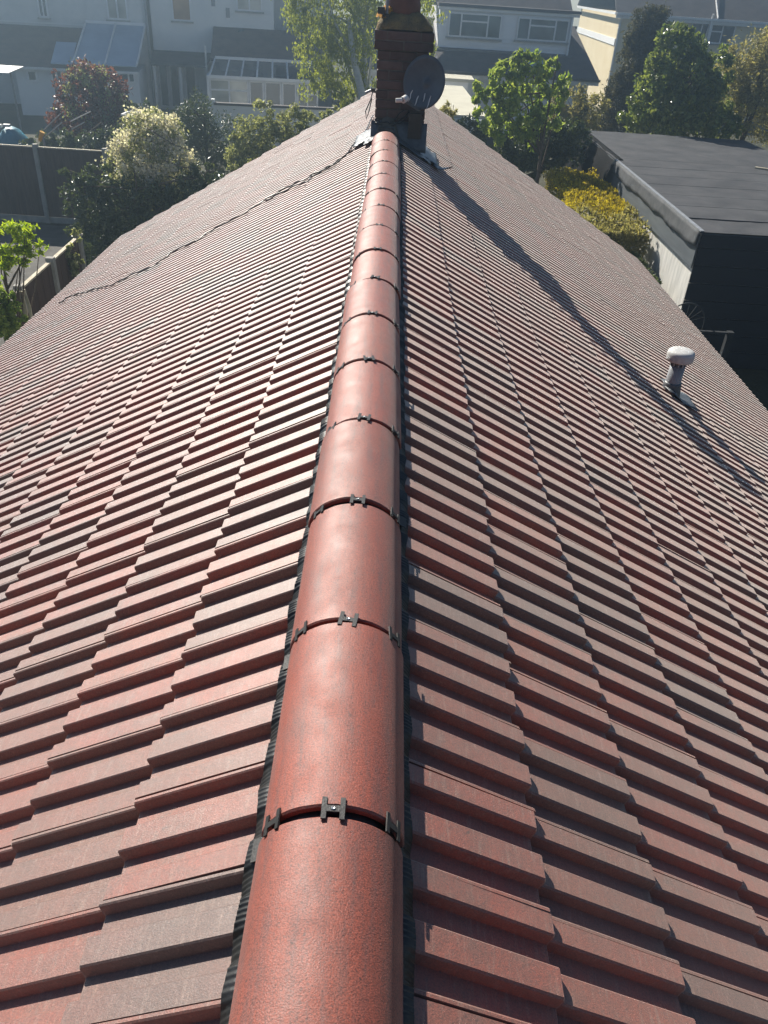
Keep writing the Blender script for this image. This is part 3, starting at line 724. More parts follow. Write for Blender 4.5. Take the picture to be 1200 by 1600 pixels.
tree('flowering_shrub', 'pale flowering shrub in front of the low white wall', 'shrub', 22.5, [(415, 190, 30, 22), (450, 195, 32, 24), (395, 215, 34, 26), (480, 190, 26, 18), (430, 225, 45, 26), (372, 240, 26, 24), (520, 185, 24, 14)], 7000, .048, 'shrub', 5, r=.05)
tree('yellow_green_shrub', 'yellow green leafy shrub at the left edge by the leaning battens', 'shrub', 11.6, [(15, 365, 30, 22), (45, 362, 18, 14), (30, 385, 35, 18), (62, 384, 12, 8), (5, 400, 30, 18), (20, 410, 26, 12)], 1300, .055, 'fresh', 6, base=(20, 520), r=.045, nb=12, aspect=.32, shell=.2)
tree('low_garden_bush', 'low dark green bush under the yellow green shrub', 'bush', 11.0, [(5, 500, 30, 26), (30, 508, 20, 18), (-20, 470, 30, 40), (14, 475, 10, 20)], 2600, .045, 'lime', 7, r=.03)
tree('fence_climber', 'leafy climber hanging over the near dark fence', 'climber', 14.6, [(104, 405, 16, 12), (118, 415, 15, 14), (112, 392, 8, 8), (125, 432, 8, 8), (120, 368, 6, 8)], 900, .042, 'shrub', 8, r=.02)
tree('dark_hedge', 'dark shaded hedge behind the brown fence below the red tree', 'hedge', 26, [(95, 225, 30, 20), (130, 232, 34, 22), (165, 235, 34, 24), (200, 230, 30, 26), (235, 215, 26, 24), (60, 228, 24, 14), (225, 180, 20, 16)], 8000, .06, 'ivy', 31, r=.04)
# birch behind the chimney
t, bl = tree('birch_tree', 'weeping birch with pale trunk and yellow green leaves behind the chimney', 'tree', 29, [(515, 30, 62, 42), (470, 20, 30, 30), (560, 40, 40, 50), (500, 80, 42, 36), (550, 100, 40, 44), (495, 125, 32, 30), (535, 140, 34, 22), (655, 20, 34, 34), (600, 0, 60, 40), (570, 140, 22, 20), (665, 60, 18, 26), (520, -60, 110, 60)], 24000, .052, 'birch', 9, base=(565, 165), r=.13, bark='birchbark', droop=2.2, aspect=.42, shell=.3)
mb = MB(); loc = t.location; a, b = at(566, 150, 28.4), at(552, 90, 28.6); mb.tube([Vector((a.x+.2, a.y, GZ))-loc, a-loc, b-loc, at(545, 30, 28.6)-loc], [.16, .13, .10, .06], 9); mb.build('limb', M['birchbark'], t, True)
# right gardens
tree('green_tree', 'bright green broad leaved tree right of the chimney', 'tree', 23.5, [(790, 120, 30, 26), (830, 115, 30, 24), (765, 150, 26, 24), (810, 165, 40, 34), (860, 150, 26, 30), (770, 195, 30, 26), (845, 195, 34, 30), (815, 95, 14, 12), (860, 108, 12, 14), (775, 108, 16, 14)], 4600, .085, 'lime', 10, base=(835, 290), r=.07, nb=14, droop=.9, shell=.35)
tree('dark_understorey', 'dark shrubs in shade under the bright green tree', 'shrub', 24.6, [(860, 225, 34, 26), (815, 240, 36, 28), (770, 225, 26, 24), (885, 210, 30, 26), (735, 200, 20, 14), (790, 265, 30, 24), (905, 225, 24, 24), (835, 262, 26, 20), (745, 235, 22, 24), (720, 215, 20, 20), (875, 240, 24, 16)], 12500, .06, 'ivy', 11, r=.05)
tree('variegated_shrub', 'pale variegated shrub between the green tree and the cypress', 'shrub', 29, [(890, 165, 30, 26), (920, 175, 26, 26), (905, 195, 30, 22), (870, 185, 22, 22)], 4600, .065, 'olive', 12, r=.06)
tree('cypress_tree', 'tall dark cypress in front of the cream house', 'tree', 33, [(1012, 40, 26, 24), (1010, 80, 32, 36), (1000, 125, 38, 40), (985, 170, 40, 40), (970, 200, 36, 30), (1025, 70, 22, 40), (965, 160, 24, 30), (1005, 55, 24, 26), (990, 100, 26, 40)], 26000, .085, 'conifer', 13, r=.15, aspect=.25, shell=.7)
tree('laurel_tree', 'big glossy laurel overhanging the garage roof', 'tree', 28.4, [(1050, 85, 32, 30), (1075, 110, 42, 36), (1025, 135, 34, 36), (1065, 150, 48, 40), (1000, 175, 30, 26), (1040, 185, 46, 26), (1095, 170, 40, 36), (1070, 60, 22, 16), (1110, 125, 30, 34), (1125, 190, 34, 24)], 13500, .085, 'laurel', 14, r=.12, shell=.6)
tree('olive_tree', 'grey green fine leaved tree at the right edge behind the garage', 'tree', 29.5, [(1165, 95, 40, 34), (1195, 120, 44, 44), (1150, 135, 36, 38), (1180, 170, 44, 36), (1140, 175, 24, 30), (1210, 80, 40, 40), (1210, 190, 34, 30)], 14000, .06, 'olive', 15, r=.12, aspect=.36, shell=.4)
tree('verge_shrub', 'small spiky shrub showing over the verge right of the chimney', 'shrub', 14.6, [(697, 168, 11, 10), (708, 176, 9, 8), (690, 178, 10, 9)], 420, .045, 'olive', 16, r=.02, aspect=.25, shell=.2)
# golden clipped hedge
def hedge_points(R, x0, x1, y0, y1, top, counts, slope=.0):
    P = []; O = []
    wob = lambda a, b: .05*np.sin(a*7+b*3)+.05*np.sin(a*17+b*11)*np.sin(b*5)+.03*np.sin(a*31+b*23)
    for n_, fc in zip(counts, ('top', 'left', 'front', 'back', 'right')):
        u1, u2 = R.rand(n_), R.rand(n_); ins = R.rand(n_)**2*.16; X = x0+(x1-x0)*u1; Y = y0+(y1-y0)*u2; Zs = GZ+(top-GZ)*u2
        rnd_ = .10*np.maximum(0, (np.abs(u1-.5)-.36)/.14)**2
        if fc == 'top': q = np.stack([X, Y, top-ins+wob(X, Y)-rnd_-slope*np.maximum(0, y0+1.3-Y)], 1); nn = (0, 0, 1)
        elif fc == 'left': q = np.stack([x0+ins+wob(Zs, y0+(y1-y0)*u1), y0+(y1-y0)*u1, Zs], 1); nn = (-1, 0, 0)
        elif fc == 'right': q = np.stack([x1-ins, y0+(y1-y0)*u1, Zs], 1); nn = (1, 0, 0)
        elif fc == 'front': q = np.stack([X, y0+ins+wob(X, Zs), GZ+(top-slope*1.3-GZ)*u2], 1); nn = (0, -1, 0)
        else: q = np.stack([X, y1-ins, Zs], 1); nn = (0, 1, 0)
        P.append(q); O.append(np.tile(np.array(nn, float), (n_, 1)))
    P = np.concatenate(P); O = np.concatenate(O)
    keep = (np.sin(P[:, 0]*9+P[:, 1]*4)*np.sin(P[:, 1]*6+P[:, 2]*5) > -.75) | (R.rand(len(P)) < .4)
    return P[keep], O[keep]
def hedge_leaves(name, P, O, mat, parent, size, R, asp=.35):
    A = unit(R.normal(size=P.shape)*.8+O+np.array([0, -.2, .4])); B = unit(np.cross(A, R.normal(size=P.shape))); s_ = size*(.5+1.0*R.rand(len(P), 1))
    return obj(name, leafmesh(name, P-np.array(parent.location), A*s_, B*s_*asp), mat, parent)
h0 = thing('golden_hedge', 'clipped golden yellow conifer hedge between the roof and the garage', 'hedge', (5.2, 17.5, GZ))
R = np.random.RandomState(21); hx0, hx1, hy0, hy1, ht = 4.30, 5.70, 17.4, 23.0, -2.93
P, O = hedge_points(R, hx0, hx1, hy0, hy1, ht, (11000, 5500, 7000, 900, 1500), .14)
near = (P[:, 1] < hy0+.9+.35*np.sin(P[:, 0]*6)+.4*R.rand(len(P)))
hedge_leaves('golden_foliage', P[~near], O[~near], L['hedge'], h0, .05, R)
hedge_leaves('olive_foliage', P[near], O[near], L['olive'], h0, .05, R)
h1 = thing('added_shade_hedge', 'low dark green hedge added to shade the garage wall in front of the golden hedge', 'hedge', (5.0, 16.3, GZ))  # added hedge: its shadow darkens the foot of the garage wall
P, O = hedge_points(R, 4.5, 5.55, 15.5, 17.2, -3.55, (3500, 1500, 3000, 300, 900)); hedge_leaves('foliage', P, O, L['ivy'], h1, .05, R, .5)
mb = MB(); mb.tube([(0, 0, 0), (0, .05, 1.3)], [.05, .02], 7); mb.build('stem', M['bark'], h1)
mb = MB()
for i in range(9):
    y = hy0+.3+i*.6; mb.tube([(-.2, y-17.5, 0), (-.15+rnd.gauss(0, .1), y-17.5, 1.0), (-.1+rnd.gauss(0, .15), y-17.4, 1.85)], [.05, .035, .012], 6)
mb.build('stem', M['bark'], h0)

# ------------------------------------------------------------------ fences on the left
FY = 22.35
def board_fence(name, label, p0, p1, ztop, posts, nb_w=.15, cap=True, rail=True, mat='fence'):
    p0, p1 = Vector((p0[0], p0[1], GZ)), Vector((p1[0], p1[1], GZ)); ln = (p1-p0).length; an = math.atan2(p1.y-p0.y, p1.x-p0.x)
    t = thing(name, label, 'fence', p0, an); H = ztop-GZ; n_ = int(ln/nb_w)
    for i in range(n_):
        x0 = ln*i/n_; x1 = ln*(i+1)/n_-.004; dy_ = .004*(i % 2)+rnd.gauss(0, .001)
        mb = MB(); mb.box((x0, -.012+dy_, .16), (x1, .008+dy_, H-.03+rnd.gauss(0, .004))); mb.build('board', M[mat], t)
    mb = MB(); mb.box((0, -.03, 0), (ln, .03, .155)); mb.build('gravel_board', M['concrete'], t)
    if cap: mb = MB(); mb.box((0, -.035, H-.03), (ln, .035, H)); mb.build('capping_rail', M['timber'], t)
    for q in posts: mb = MB(); mb.box((q-.055, -.075, 0), (q+.055, -.02, H+.06)); mb.box((q-.055, -.02, H), (q+.055, .06, H+.06)); mb.build('concrete_post', M['concrete'], t)
    return t
board_fence('garden_fence', 'brown boarded fence with concrete post at the far left', (-14.9, FY+.05), (-5.6, FY), -3.06, [1.95, 3.80, 5.63, 7.45])
board_fence('side_fence', 'dark low boarded fence running beside the left eaves', (-5.75, 12.05), (-5.86, 15.6), -3.32, [.25, 1.75, 3.3])
for (x0, y0, x1, y1, lab) in ((33, 455, 42, 508, 'left of two pale battens leaning on the dark side fence'), (37, 452, 49, 503, 'right of two pale battens leaning on the dark side fence')):
    a = at(x0, y0, 11.7); b = at(x1, y1, 11.5); d = (b-a); b2 = a+d*1.4; mb = MB(); px_ = Vector((.02, 0, 0)); py_ = Vector((0, .012, 0)); m1 = a.lerp(b2, .4)+Vector((.025, 0, 0))
    mb.hexa([b2-px_-py_, b2+px_-py_, b2+px_+py_, b2-px_+py_, m1-px_-py_, m1+px_-py_, m1+px_+py_, m1-px_+py_]); mb.hexa([m1-px_-py_, m1+px_-py_, m1+px_+py_, m1-px_+py_, a-px_-py_, a+px_-py_, a+px_+py_, a-px_+py_])
    tag(mb.build('batten', M['timber']), lab, 'batten')
# clothes dryer, tarpaulin, cold frame, canopy
c0 = at(66, 205, 24.0); cl = thing('clothes_dryer', 'folded clothes dryer with silver rails and yellow hub behind the fence', 'clothes dryer', (c0.x, c0.y, GZ))
loc = Vector(cl.location); mb = MB(); mb.tube([(0, 0, 0), (0, 0, c0.z-GZ-.1)], .025, 8); mb.build('pole', M['greypvc'], cl)
mb = MB(); mb.tube([at(62, 220, 24)-loc, at(66, 206, 24)-loc], [.05, .075], 10); mb.build('hub', M['yellow'], cl)
for (x0, y0, x1, y1) in ((68, 203, 95, 177), (69, 215, 97, 191), (110, 190, 142, 174), (112, 202, 132, 191)):
    mb = MB(); mb.tube([at(x0, y0, 24)-loc, at(x1, y1, 24.3)-loc], .016, 6); mb.build('rail', M['steel'], cl)
c0 = at(18, 208, 27); tp = thing('tarpaulin_heap', 'blue tarpaulin over a heap behind the fence', 'tarpaulin', (c0.x, c0.y, GZ))
mb = MB(); vs = []; fr = random.Random(4)
for i in range(9):
    for j in range(9):
        u, v = i/8*2-1, j/8*2-1; vs.append((u*.8, v*.7, (c0.z-GZ+.2)*max(0, (1-max(abs(u), abs(v))**3))*(.85+.15*math.cos(u*3))+fr.gauss(0, .03)*(max(abs(u), abs(v)) < .95)))
mb.add(vs, [(i*9+j, (i+1)*9+j, (i+1)*9+j+1, i*9+j+1) for i in range(8) for j in range(8)]); mb.build('sheet', M['blue'], tp, True)
mb = MB(); mb.box((-.42, -.3, c0.z-GZ+.17), (-.2, -.1, c0.z-GZ+.26)); mb.box((-.15, -.2, c0.z-GZ+.20), (.05, -.05, c0.z-GZ+.27)); mb.build('bricks_on_top', M['whiteout'], tp)
c0 = at(216, 180, 27); cf = thing('cold_frame', 'small pale timber cold frame behind the blossom bush', 'cold frame', (c0.x, c0.y, GZ))
zz = c0.z-GZ
mb = MB(); mb.box((-.4, -.3, 0), (.4, .3, zz)); mb.build('box', M['wood'], cf)
mb = MB()
for a_, b_ in (((-.44, -.34, zz), (.44, -.28, zz+.05)), ((-.44, .28, zz+.001), (.44, .34, zz+.051)), ((-.44, -.28, zz), (-.38, .28, zz+.05)), ((.38, -.28, zz), (.44, .28, zz+.05))): mb.box(a_, b_)
mb.build('lid_frame', M['whiteout'], cf); mb = MB(); mb.box((-.38, -.28, zz+.015), (.38, .28, zz+.022)); mb.build('pane', M['curtain'], cf)
c0 = at(2, 110, 30); cn = thing('garden_canopy', 'sunlit white canopy roof cut by the left edge', 'canopy', (c0.x-.9, c0.y, GZ))
zz = c0.z-GZ
mb = MB(); mb.hexa([(-1.2, -.6, zz-.03), (1.35, -.55, zz-.03), (1.35, .8, zz+.05), (-1.2, .8, zz+.05), (-1.2, -.6, zz), (1.35, -.55, zz), (1.35, .8, zz+.08), (-1.2, .8, zz+.08)]); mb.build('top', M['whiteout'], cn)
for x in (-1.1, 1.2): mb = MB(); mb.tube([(x, 0, 0), (x, 0, zz-.02)], .03, 8); mb.build('leg', M['greypvc'], cn)

# ------------------------------------------------------------------ houses behind
class Fac:                             # a facade: s along it, d towards us, z up; children of the house's Empty
    def __init__(s, root_name, label, cat, px, py, Y, phi):
        o = at(px, py, Y); s.o = Vector((o.x, o.y, GZ)); s.phi = phi
        s.e = Vector((math.cos(phi), math.sin(phi), 0)); s.n = Vector((math.sin(phi), -math.cos(phi), 0))
        s.root = thing(root_name, label, cat, s.o, phi)
    def p(s, x, y, d=0):
        r = Vector(ray(x, y)); o = s.o+s.n*d; t = (o-Vector(CAM)).dot(s.n)/r.dot(s.n); q = Vector(CAM)+r*t
        return (q-s.o).dot(s.e), q.z-GZ
    def box(s, name, mat, s0, s1, d0, d1, z0, z1, parent=None):
        mb = MB(); mb.box((s0, -d1, z0), (s1, -d0, z1)); return mb.build(name, M[mat], parent or s.root)
    def window(s, x0, y0, x1, y1, d=0, cols=(), transom=None, pane='glass', sill=True, tcols=None):
        a, b = s.p(x0, y0, d), s.p(x1, y1, d); s0, s1, z1, z0 = a[0], b[0], a[1], b[1]
        if z0 > z1: z0, z1 = z1, z0
        return s.win(s0, s1, z0, z1, d, cols, transom, pane, sill, tcols)
    def win(s, s0, s1, z0, z1, d=0, cols=(), transom=None, pane='glass', sill=True, tcols=None):
        fw_ = .07; mb = MB()
        mb.box((s0, -d-.05, z0), (s1, -d, z0+fw_)); mb.box((s0, -d-.05, z1-fw_), (s1, -d, z1))
        xs = [s0]+[s0+(s1-s0)*c for c in cols]+[s1]
        for i, x in enumerate(xs):
            xa, xb = (x, x+fw_) if i == 0 else ((x-fw_, x) if i == len(xs)-1 else (x-fw_/2, x+fw_/2))
            mb.box((xa, -d-.052, z0+fw_), (xb, -d, z1-fw_))
        zt = z0+(z1-z0)*transom if transom else None
        for i in range(len(xs)-1):
            if zt and (tcols is None or i in tcols): mb.box((xs[i]+fw_*.5, -d-.048, zt-.035), (xs[i+1]-fw_*.5, -d, zt+.035))
        o = mb.build('window', M['white'], s.root)
        for i in range(len(xs)-1):
            sp = [(z0+fw_, z1-fw_)]
            if zt and (tcols is None or i in tcols): sp = [(z0+fw_, zt-.035), (zt+.035, z1-fw_)]
            for (za, zb_) in sp:
                q = MB(); q.box((xs[i]+fw_*.4, -d-.018, za), (xs[i+1]-fw_*.4, -d-.006, zb_)); q.build('pane', M[pane], o)
        if sill: q = MB(); q.box((s0-.08, -d-.12, z0-.07), (s1+.08, -d, z0-.003)); q.build('sill', M['concrete'], o)
        return o
    def roofslab(s, name, mat, s0, s1, d0, z0, d1, z1, th=.08, parent=None, s0b=None, s1b=None):   # from low edge (d0,z0) to high edge (d1,z1)
        s0b = s0 if s0b is None else s0b; s1b = s1 if s1b is None else s1b; mb = MB()
        mb.hexa([(s0, -d0, z0-th), (s1, -d0, z0-th), (s1b, -d1, z1-th), (s0b, -d1, z1-th), (s0, -d0, z0), (s1, -d0, z0), (s1b, -d1, z1), (s0b, -d1, z1)])
        return mb.build(name, M[mat], parent or s.root)
# left house, with lean-to and polycarbonate roof
A = Fac('rendered_house', 'pale rendered house at the far left with brown lean-to and clear plastic roof', 'house', 229, 20, 44, .16)
A.box('wall', 'render2', -12, 0, -8, 0, 0, 6.3)
A.roofslab('roof', 'roofbrown', -12.3, .0, .4, 6.2, -4.2, 8.8); A.roofslab('roof', 'roofbrown', -12.3, .0, -8.4, 6.2, -4.2, 8.8)
A.window(54, -22, 77, 28, 0, (.5,)); A.window(163, -20, 201, 32, 0, (.5,), pane='curtain')
A.window(-60, -22, -30, 24, 0, (.5,))
s0, zt = A.p(20, 38, 0); s1, _ = A.p(140, 40, 0); dL = 3.6
sg, zg = A.p(20, 103, dL); sg2, _ = A.p(214, 108, dL)
A.box('lean_to_wall', 'render', sg, sg2, .02, dL-.25, 0, zg-.05)
A.roofslab('lean_to_roof', 'roofbrown', sg-1.2, sg2-1.9, dL, zg, .02, zt)
A.box('gutter', 'white', sg-1.3, sg2+.05, dL, dL+.09, zg-.09, zg-.005)
a0, az0 = A.p(127, 80, dL*.55); 
p_tl, p_tr = A.p(135, 42, .1), A.p(227, 44, .1); p_bl, p_br = A.p(120, 105, dL+.12), A.p(214, 107, dL+.12)
pr = A.roofslab('plastic_roof', 'poly', p_bl[0]-.15, p_br[0], dL+.12, p_br[1]+.08, .05, p_tr[1]+.1, .03, None, p_tl[0], p_tr[0])
for f in (0, .5, 1):
    sa = p_bl[0]-.15+(p_br[0]-p_bl[0]+.15)*f; sb = p_tl[0]+(p_tr[0]-p_tl[0])*f
    mb = MB(); mb.tube([(sa, -dL-.12, p_br[1]+.11), (sb, -.05, p_tr[1]+.13)], .045, 4); mb.build('glazing_bar', M['white'], pr)
mb = MB(); mb.box((p_tl[0], -.12, p_tr[1]+.08), (p_tr[0], -.02, p_tr[1]+.20)); mb.build('top_rail', M['white'], pr)
s2, z2 = A.p(84, 82, dL+.12); s3, z3 = A.p(125, 82, dL*.6)
A.roofslab('lower_plastic_roof', 'poly', A.p(80, 104, dL+.1)[0], p_bl[0]-.2, dL+.11, p_br[1]+.05, dL*.5, p_br[1]+.75, .03)
A.window(41, 109, 60, 128, dL-.25, (), sill=False); A.window(78, 108, 103, 150, dL-.25, (.5,), sill=False); A.window(170, 112, 212, 130, dL-.25, (.4, .75), sill=False)
A.box('downpipe', 'greypvc', -.08, .02, .03, .11, 0, 6.1)
A.box('wall_band', 'render', -12, -.1, .002, .03, A.p(100, 33, 0)[1]-.15, A.p(100, 33, 0)[1]-.09)
# middle house with conservatory
Bh = Fac('conservatory_house', 'pale house left of the birch with white framed conservatory and canopy', 'house', 231, 20, 44.3, .12)
sR, _ = Bh.p(428, 40)
Bh.box('wall', 'render', .12, sR, -8, 0, 0, 6.3)
Bh.roofslab('roof', 'roofbrown', .1, sR+3, .4, 6.2, -4.2, 8.8); Bh.roofslab('roof', 'roofbrown', .1, sR+3, -8.4, 6.2, -4.2, 8.8)
Bh.box('side_wall', 'render2', sR+.01, sR+3.0, -8, -2.2, 0, 6.3)
Bh.window(265, -28, 300, 34, 0, (), pane='tanpane'); Bh.window(368, -24, 410, 19, 0, (.5,), pane='curtain')
for (x, y, rx, ry) in ((356, 20, 3.5, 8), (333, 2, 4, 6)):
    c = Bh.p(x, y); Bh.box('wall_vent', 'greypvc', c[0]-.09, c[0]+.09, .0, .05, c[1]-.2, c[1]+.2)
c = Bh.p(378, 53); wd = thing('wall_dish', 'small dark satellite dish on the pale house wall', 'satellite dish', Bh.o+Bh.e*c[0]+Bh.n*.3+Vector((0, 0, c[1])))
mb = MB(); mb.lathe([(0, 0), (.10, .012), (.18, .035), (.22, .06)], n=20); o = mb.build('reflector', M['dish'], wd, True); o.rotation_euler = (1.3, 0, .5)
mb = MB(); mb.tube([(0, 0, 0), (.05, .3, -.05)], .02, 6); mb.tube([(-.05, -.02, -.2), (-.16, -.2, -.12)], .014, 6); mb.build('arm', M['black'], wd)
cT = Bh.p(245, 78, .02); cT2 = Bh.p(325, 80, .02); cB = Bh.p(235, 101, 2.2); cB2 = Bh.p(322, 103, 2.2)
Bh.roofslab('canopy_roof', 'felt', cB[0], cB2[0], 2.2, cB2[1], .02, cT[1], .10, None, cT[0]-.2, cT2[0]+.2)
for x in (243, 283): q = Bh.p(x, 130, 2.1); Bh.box('canopy_post', 'whiteout', q[0]-.05, q[0]+.05, 2.0, 2.1, 0, cB[1]-.05)
for (xa, xb) in ((247, 262), (264, 280), (288, 306)): 
    qa, qb = Bh.p(xa, 112, .02), Bh.p(xb, 112, .02); Bh.win(qa[0], qb[0], .1, 2.15, .0, (), sill=False)
dC = 4.6
cl0 = Bh.p(326, 118, dC); cr0 = Bh.p(498, 124, dC); eT = cl0[1]; tl = Bh.p(336, 92, dC-1.9); trr = Bh.p(492, 98, dC-1.9)
Bh.roofslab('tiled_upper_roof', 'roofbrown', tl[0]-.2, trr[0]+.4, dC-1.85, tl[1]+.03, .02, tl[1]+1.15, .12)
Bh.box('conservatory_base', 'render', cl0[0]+.1, cr0[0]-.1, .02, dC-.1, 0, .55)
gr_ = Bh.roofslab('conservatory_roof', 'glass', cl0[0]+.05, cr0[0], dC, eT, dC-1.9, tl[1], .03, None, tl[0], trr[0])
nbar = 7
for i in range(nbar+1):
    f = i/nbar; sa = cl0[0]+.05+(cr0[0]-cl0[0]-.05)*f; sb = tl[0]+(trr[0]-tl[0])*f
    mb = MB(); mb.tube([(sa, -dC, eT+.03), (sb, -dC+1.9, tl[1]+.03)], .04, 4); mb.build('glazing_bar', M['white'], gr_)
mb = MB(); mb.box((cl0[0], -dC-.06, eT-.10), (cr0[0]+.05, -dC+.02, eT+.03)); mb.build('eaves_rail', M['white'], gr_)
mb = MB(); mb.box((tl[0], -dC+1.84, tl[1]), (trr[0], -dC+1.96, tl[1]+.12)); mb.build('ridge_rail', M['white'], gr_)
span = cr0[0]-cl0[0]
for i, (fa, fb, tr_) in enumerate(((0, .36, .68), (.36, .50, None), (.50, .66, None), (.66, .8, None), (.8, 1, .68))):
    Bh.win(cl0[0]+span*fa, cl0[0]+span*fb-.02, .56 if tr_ else .1, eT-.12, dC-.1, (.5,) if tr_ else (), tr_, 'curtain' if i == 0 else 'glass', sill=False)
Bh.box('gable_post', 'white', cl0[0]-.1, cl0[0], dC-1.95, dC+.0, 0, eT)
Bh.box('flue', 'whiteout', Bh.p(321, 80, 2.3)[0]-.04, Bh.p(321, 80, 2.3)[0]+.04, 2.25, 2.33, 0, Bh.p(321, 72, 2.3)[1])
# low white wall in front
wa, wb = at(336, 161, 34), at(531, 166, 34.6); lw = thing('garden_wall', 'low white garden wall with dark coping below the conservatory', 'wall', (wa.x, wa.y, GZ), math.atan2(wb.y-wa.y, wb.x-wa.x))
ln = (wb-wa).length; mb = MB(); mb.box((0, -.1, 0), (ln, .1, wa.z-GZ-.05)); mb.build('wall', M['whitewall'], lw)
mb = MB(); mb.box((-.05, -.15, wa.z-GZ-.048), (ln, .15, wa.z-GZ+.03)); mb.build('coping', M['roofdark'], lw)
mb = MB(); mb.box((-.14, -.12, 0), (-.005, .12, wa.z-GZ+.14)); mb.build('pier', M['whitewall'], lw)
# white dormer house
C = Fac('dormer_house', 'white house right of the chimney with wide boarded dormer and dark roof', 'house', 690, 40, 44, .07)
ds0, dz1 = C.p(688, 8); ds1, _ = C.p(897, 20); _, dz0 = C.p(740, 77)
es, ez = C.p(936, 124, 2.4); es1 = es; vt = C.p(905, 22, -1.2)
C.box('wall', 'render', -3.6, es1-.35, -7, 2.0, 0, ez-.08)
sl_ = (dz0-ez)/2.2
C.roofslab('roof', 'roofdark', -3.9, es1, 2.4, ez, -3.0, ez+sl_*5.4, .12, None, -3.9, es1-.15)
C.roofslab('roof', 'roofdark', -3.9, es1, -8.4, ez, -3.0, ez+sl_*5.4, .12)
C.box('fascia', 'whiteout', -3.9, es1+.02, 2.38, 2.42, ez-.28, ez-.02)
C.box('gutter', 'black', -3.9, es1+.05, 2.42, 2.52, ez-.12, ez-.02)
C.box('dormer', 'whitewall', ds0, ds1, -4.5, .1, dz0, dz1-.04)
C.box('dormer_roof', 'roofdark', ds0-.1, ds1+.28, -1.0, .34, dz1-.02, dz1+.11)
C.roofslab('roof', 'roofdark', ds0-2, ds1+.1, -.7, dz1+.1, -4.6, dz1+2.4, .12)
C.box('dormer_gutter', 'white', ds0-.1, ds1+.25, .15, .26, dz1-.14, dz1-.03)
nb_ = 9
for i in range(nb_):
    za = dz0+(dz1-.16-dz0)*i/nb_; zb_ = dz0+(dz1-.16-dz0)*(i+1)/nb_; mb = MB()
    mb.hexa([(ds0, -.14, za), (ds1, -.14, za), (ds1, -.101, za), (ds0, -.101, za), (ds0, -.112, zb_-.008), (ds1, -.112, zb_-.008), (ds1, -.101, zb_-.008), (ds0, -.101, zb_-.008)]); mb.build('cladding_board', M['whitewall'], C.root)
C.window(702, 18, 781, 62, .15, (.24, .74), .66, 'blind', True, (1,)); C.window(810, 26, 885, 67, .15, (.24, .74), .66, 'blind', True, (1,))
C.box('dormer_downpipe', 'white', ds1-.12, ds1-.04, .15, .23, dz0-.1, dz1-.1)
C.box('lead_strip', 'lead', ds0-.2, ds1+.1, .1, .45, dz0-.10, dz0-.01)
q = C.p(838, 108, 1.6); rl = C.roofslab('rooflight', 'poly', q[0]-.5, q[0]+.5, 1.9, ez+sl_*.5+.09, 1.1, ez+sl_*1.3+.09, .06)
# flat roofed outbuilding
ob = thing('flat_roof_outbuilding', 'low outbuilding with pale flat roof beyond the ridge right of the chimney', 'outbuilding', (1.35, 28.0, GZ))
mb = MB(); mb.box((0.05, .05, 0), (1.62, 8.7, 2.5)); mb.build('wall', M['whitewall'], ob)
mb = MB(); mb.hexa([(0, 0, 2.5), (1.75, .3, 2.5), (1.55, 8.8, 2.5), (0, 8.8, 2.5), (0, 0, 2.6), (1.75, .3, 2.6), (1.55, 8.8, 2.6), (0, 8.8, 2.6)]); mb.build('roof', M['paleroof'], ob)
for i in range(11): mb = MB(); mb.box((.06+.142*i, -.01+.03*i*.9, 0), (.06+.142*i+.134, .04+.03*i*.9, 2.45)); mb.build('board', M['wood'], ob)
mb = MB(); mb.box((1.62, 3.0, 1.2), (1.66, 4.2, 2.2)); mb.build('window', M['glass'], ob)
pa = at(705, 122, 38.5); po = thing('porch', 'small white porch with flat roof behind the pale outbuilding', 'porch', (pa.x, pa.y, GZ))
mb = MB(); mb.box((-.6, 0, 0), (.75, 1.6, pa.z-GZ-.12)); mb.build('wall', M['whitewall'], po)
mb = MB(); mb.box((-.7, -.1, pa.z-GZ-.118), (1.0, 1.7, pa.z-GZ)); mb.build('roof', M['paleroof'], po)
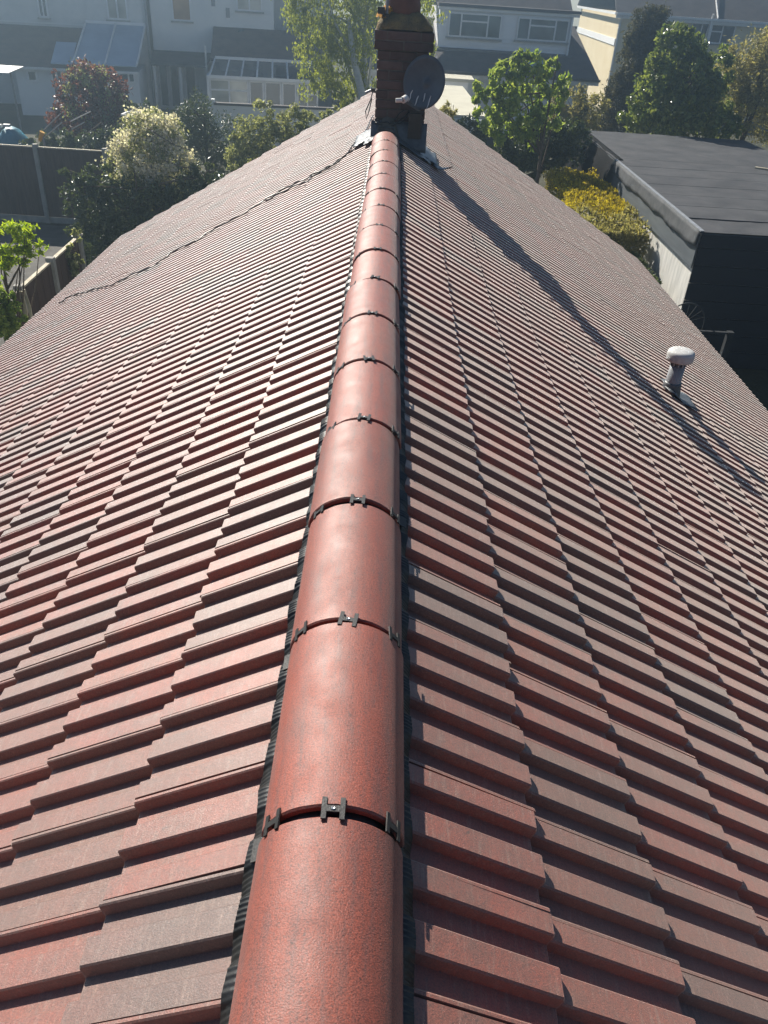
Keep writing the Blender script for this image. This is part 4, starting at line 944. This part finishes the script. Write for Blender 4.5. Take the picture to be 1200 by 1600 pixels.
# cream house at the right
D = Fac('cream_house', 'cream rendered house with white gutters and dark roof at the upper right', 'house', 968, 30, 55, -.04)
gz = D.p(968, 20)[1]; gz2 = gz
D.box('wall', 'cream', 0, 14, -15, 0, 0, gz-.05)
D.roofslab('roof', 'roofdark', -.3, 14.3, .35, gz, -7.5, gz+4.6, .12); D.roofslab('roof', 'roofdark', -.3, 14.3, -15.4, gz, -7.5, gz+4.6, .12)
D.box('gutter', 'white', -.3, 14.3, .36, .48, gz-.10, gz+.03)
D.box('fascia', 'white', -.3, 14.3, .30, .35, gz-.26, gz-.085)
D.box('side_gutter', 'white', -.36, -.24, -15, .3, gz-.10, gz+.03)
bz = D.p(960, 68)[1]; D.box('wall_band', 'whitewall', -.05, .0, -15, 0, bz-.1, bz+.25)
D.window(1083, 28, 1107, 68, 0, (.5,)); D.window(1111, 37, 1143, 70, 0, (.5,), .62, tcols=(0,))
a = D.p(1117, 2); D.box('downpipe', 'white', a[0]-.06, a[0]+.05, .36, .46, gz-1.0, gz-.1)
mb = MB(); q0 = D.p(1115, 22, .4); q1 = D.p(1098, 75, .05); mb.tube([(q0[0], -.4, q0[1]), (q1[0], -.08, q1[1]+.6), (q1[0], -.08, 0)], .055, 8); mb.build('downpipe', M['whiteout'], D.root)
mb = MB(); mb.tube([(.06, -.4, gz-.05), (.06, -.08, gz-.5), (.06, -.08, 0)], .06, 8); mb.build('downpipe', M['whiteout'], D.root)
q = D.p(1118, 0, -1); mb = MB(); mb.tube([(q[0], -.38, gz+.06), (q[0]+.1, 3.0, gz+2.2)], .05, 6); mb.build('roof_verge', M['whiteout'], D.root)

# ------------------------------------------------------------------ hazy air between us and the houses
hz = MB(); hz.box((-152, -152, GZ-1), (152, 152, 5.6)); ho = hz.build('haze', None); ho['kind'] = 'stuff'
hm = bpy.data.materials.new('haze_air'); hm.use_nodes = True; ht_ = hm.node_tree; ht_.nodes.remove(ht_.nodes['Principled BSDF'])
vv = ht_.nodes.new('ShaderNodeVolumePrincipled'); vv.inputs['Color'].default_value = (.58, .80, 1, 1); vv.inputs['Density'].default_value = .0060; vv.inputs['Anisotropy'].default_value = .84
ht_.links.new(vv.outputs[0], ht_.nodes['Material Output'].inputs['Volume']); ho.data.materials.append(hm)
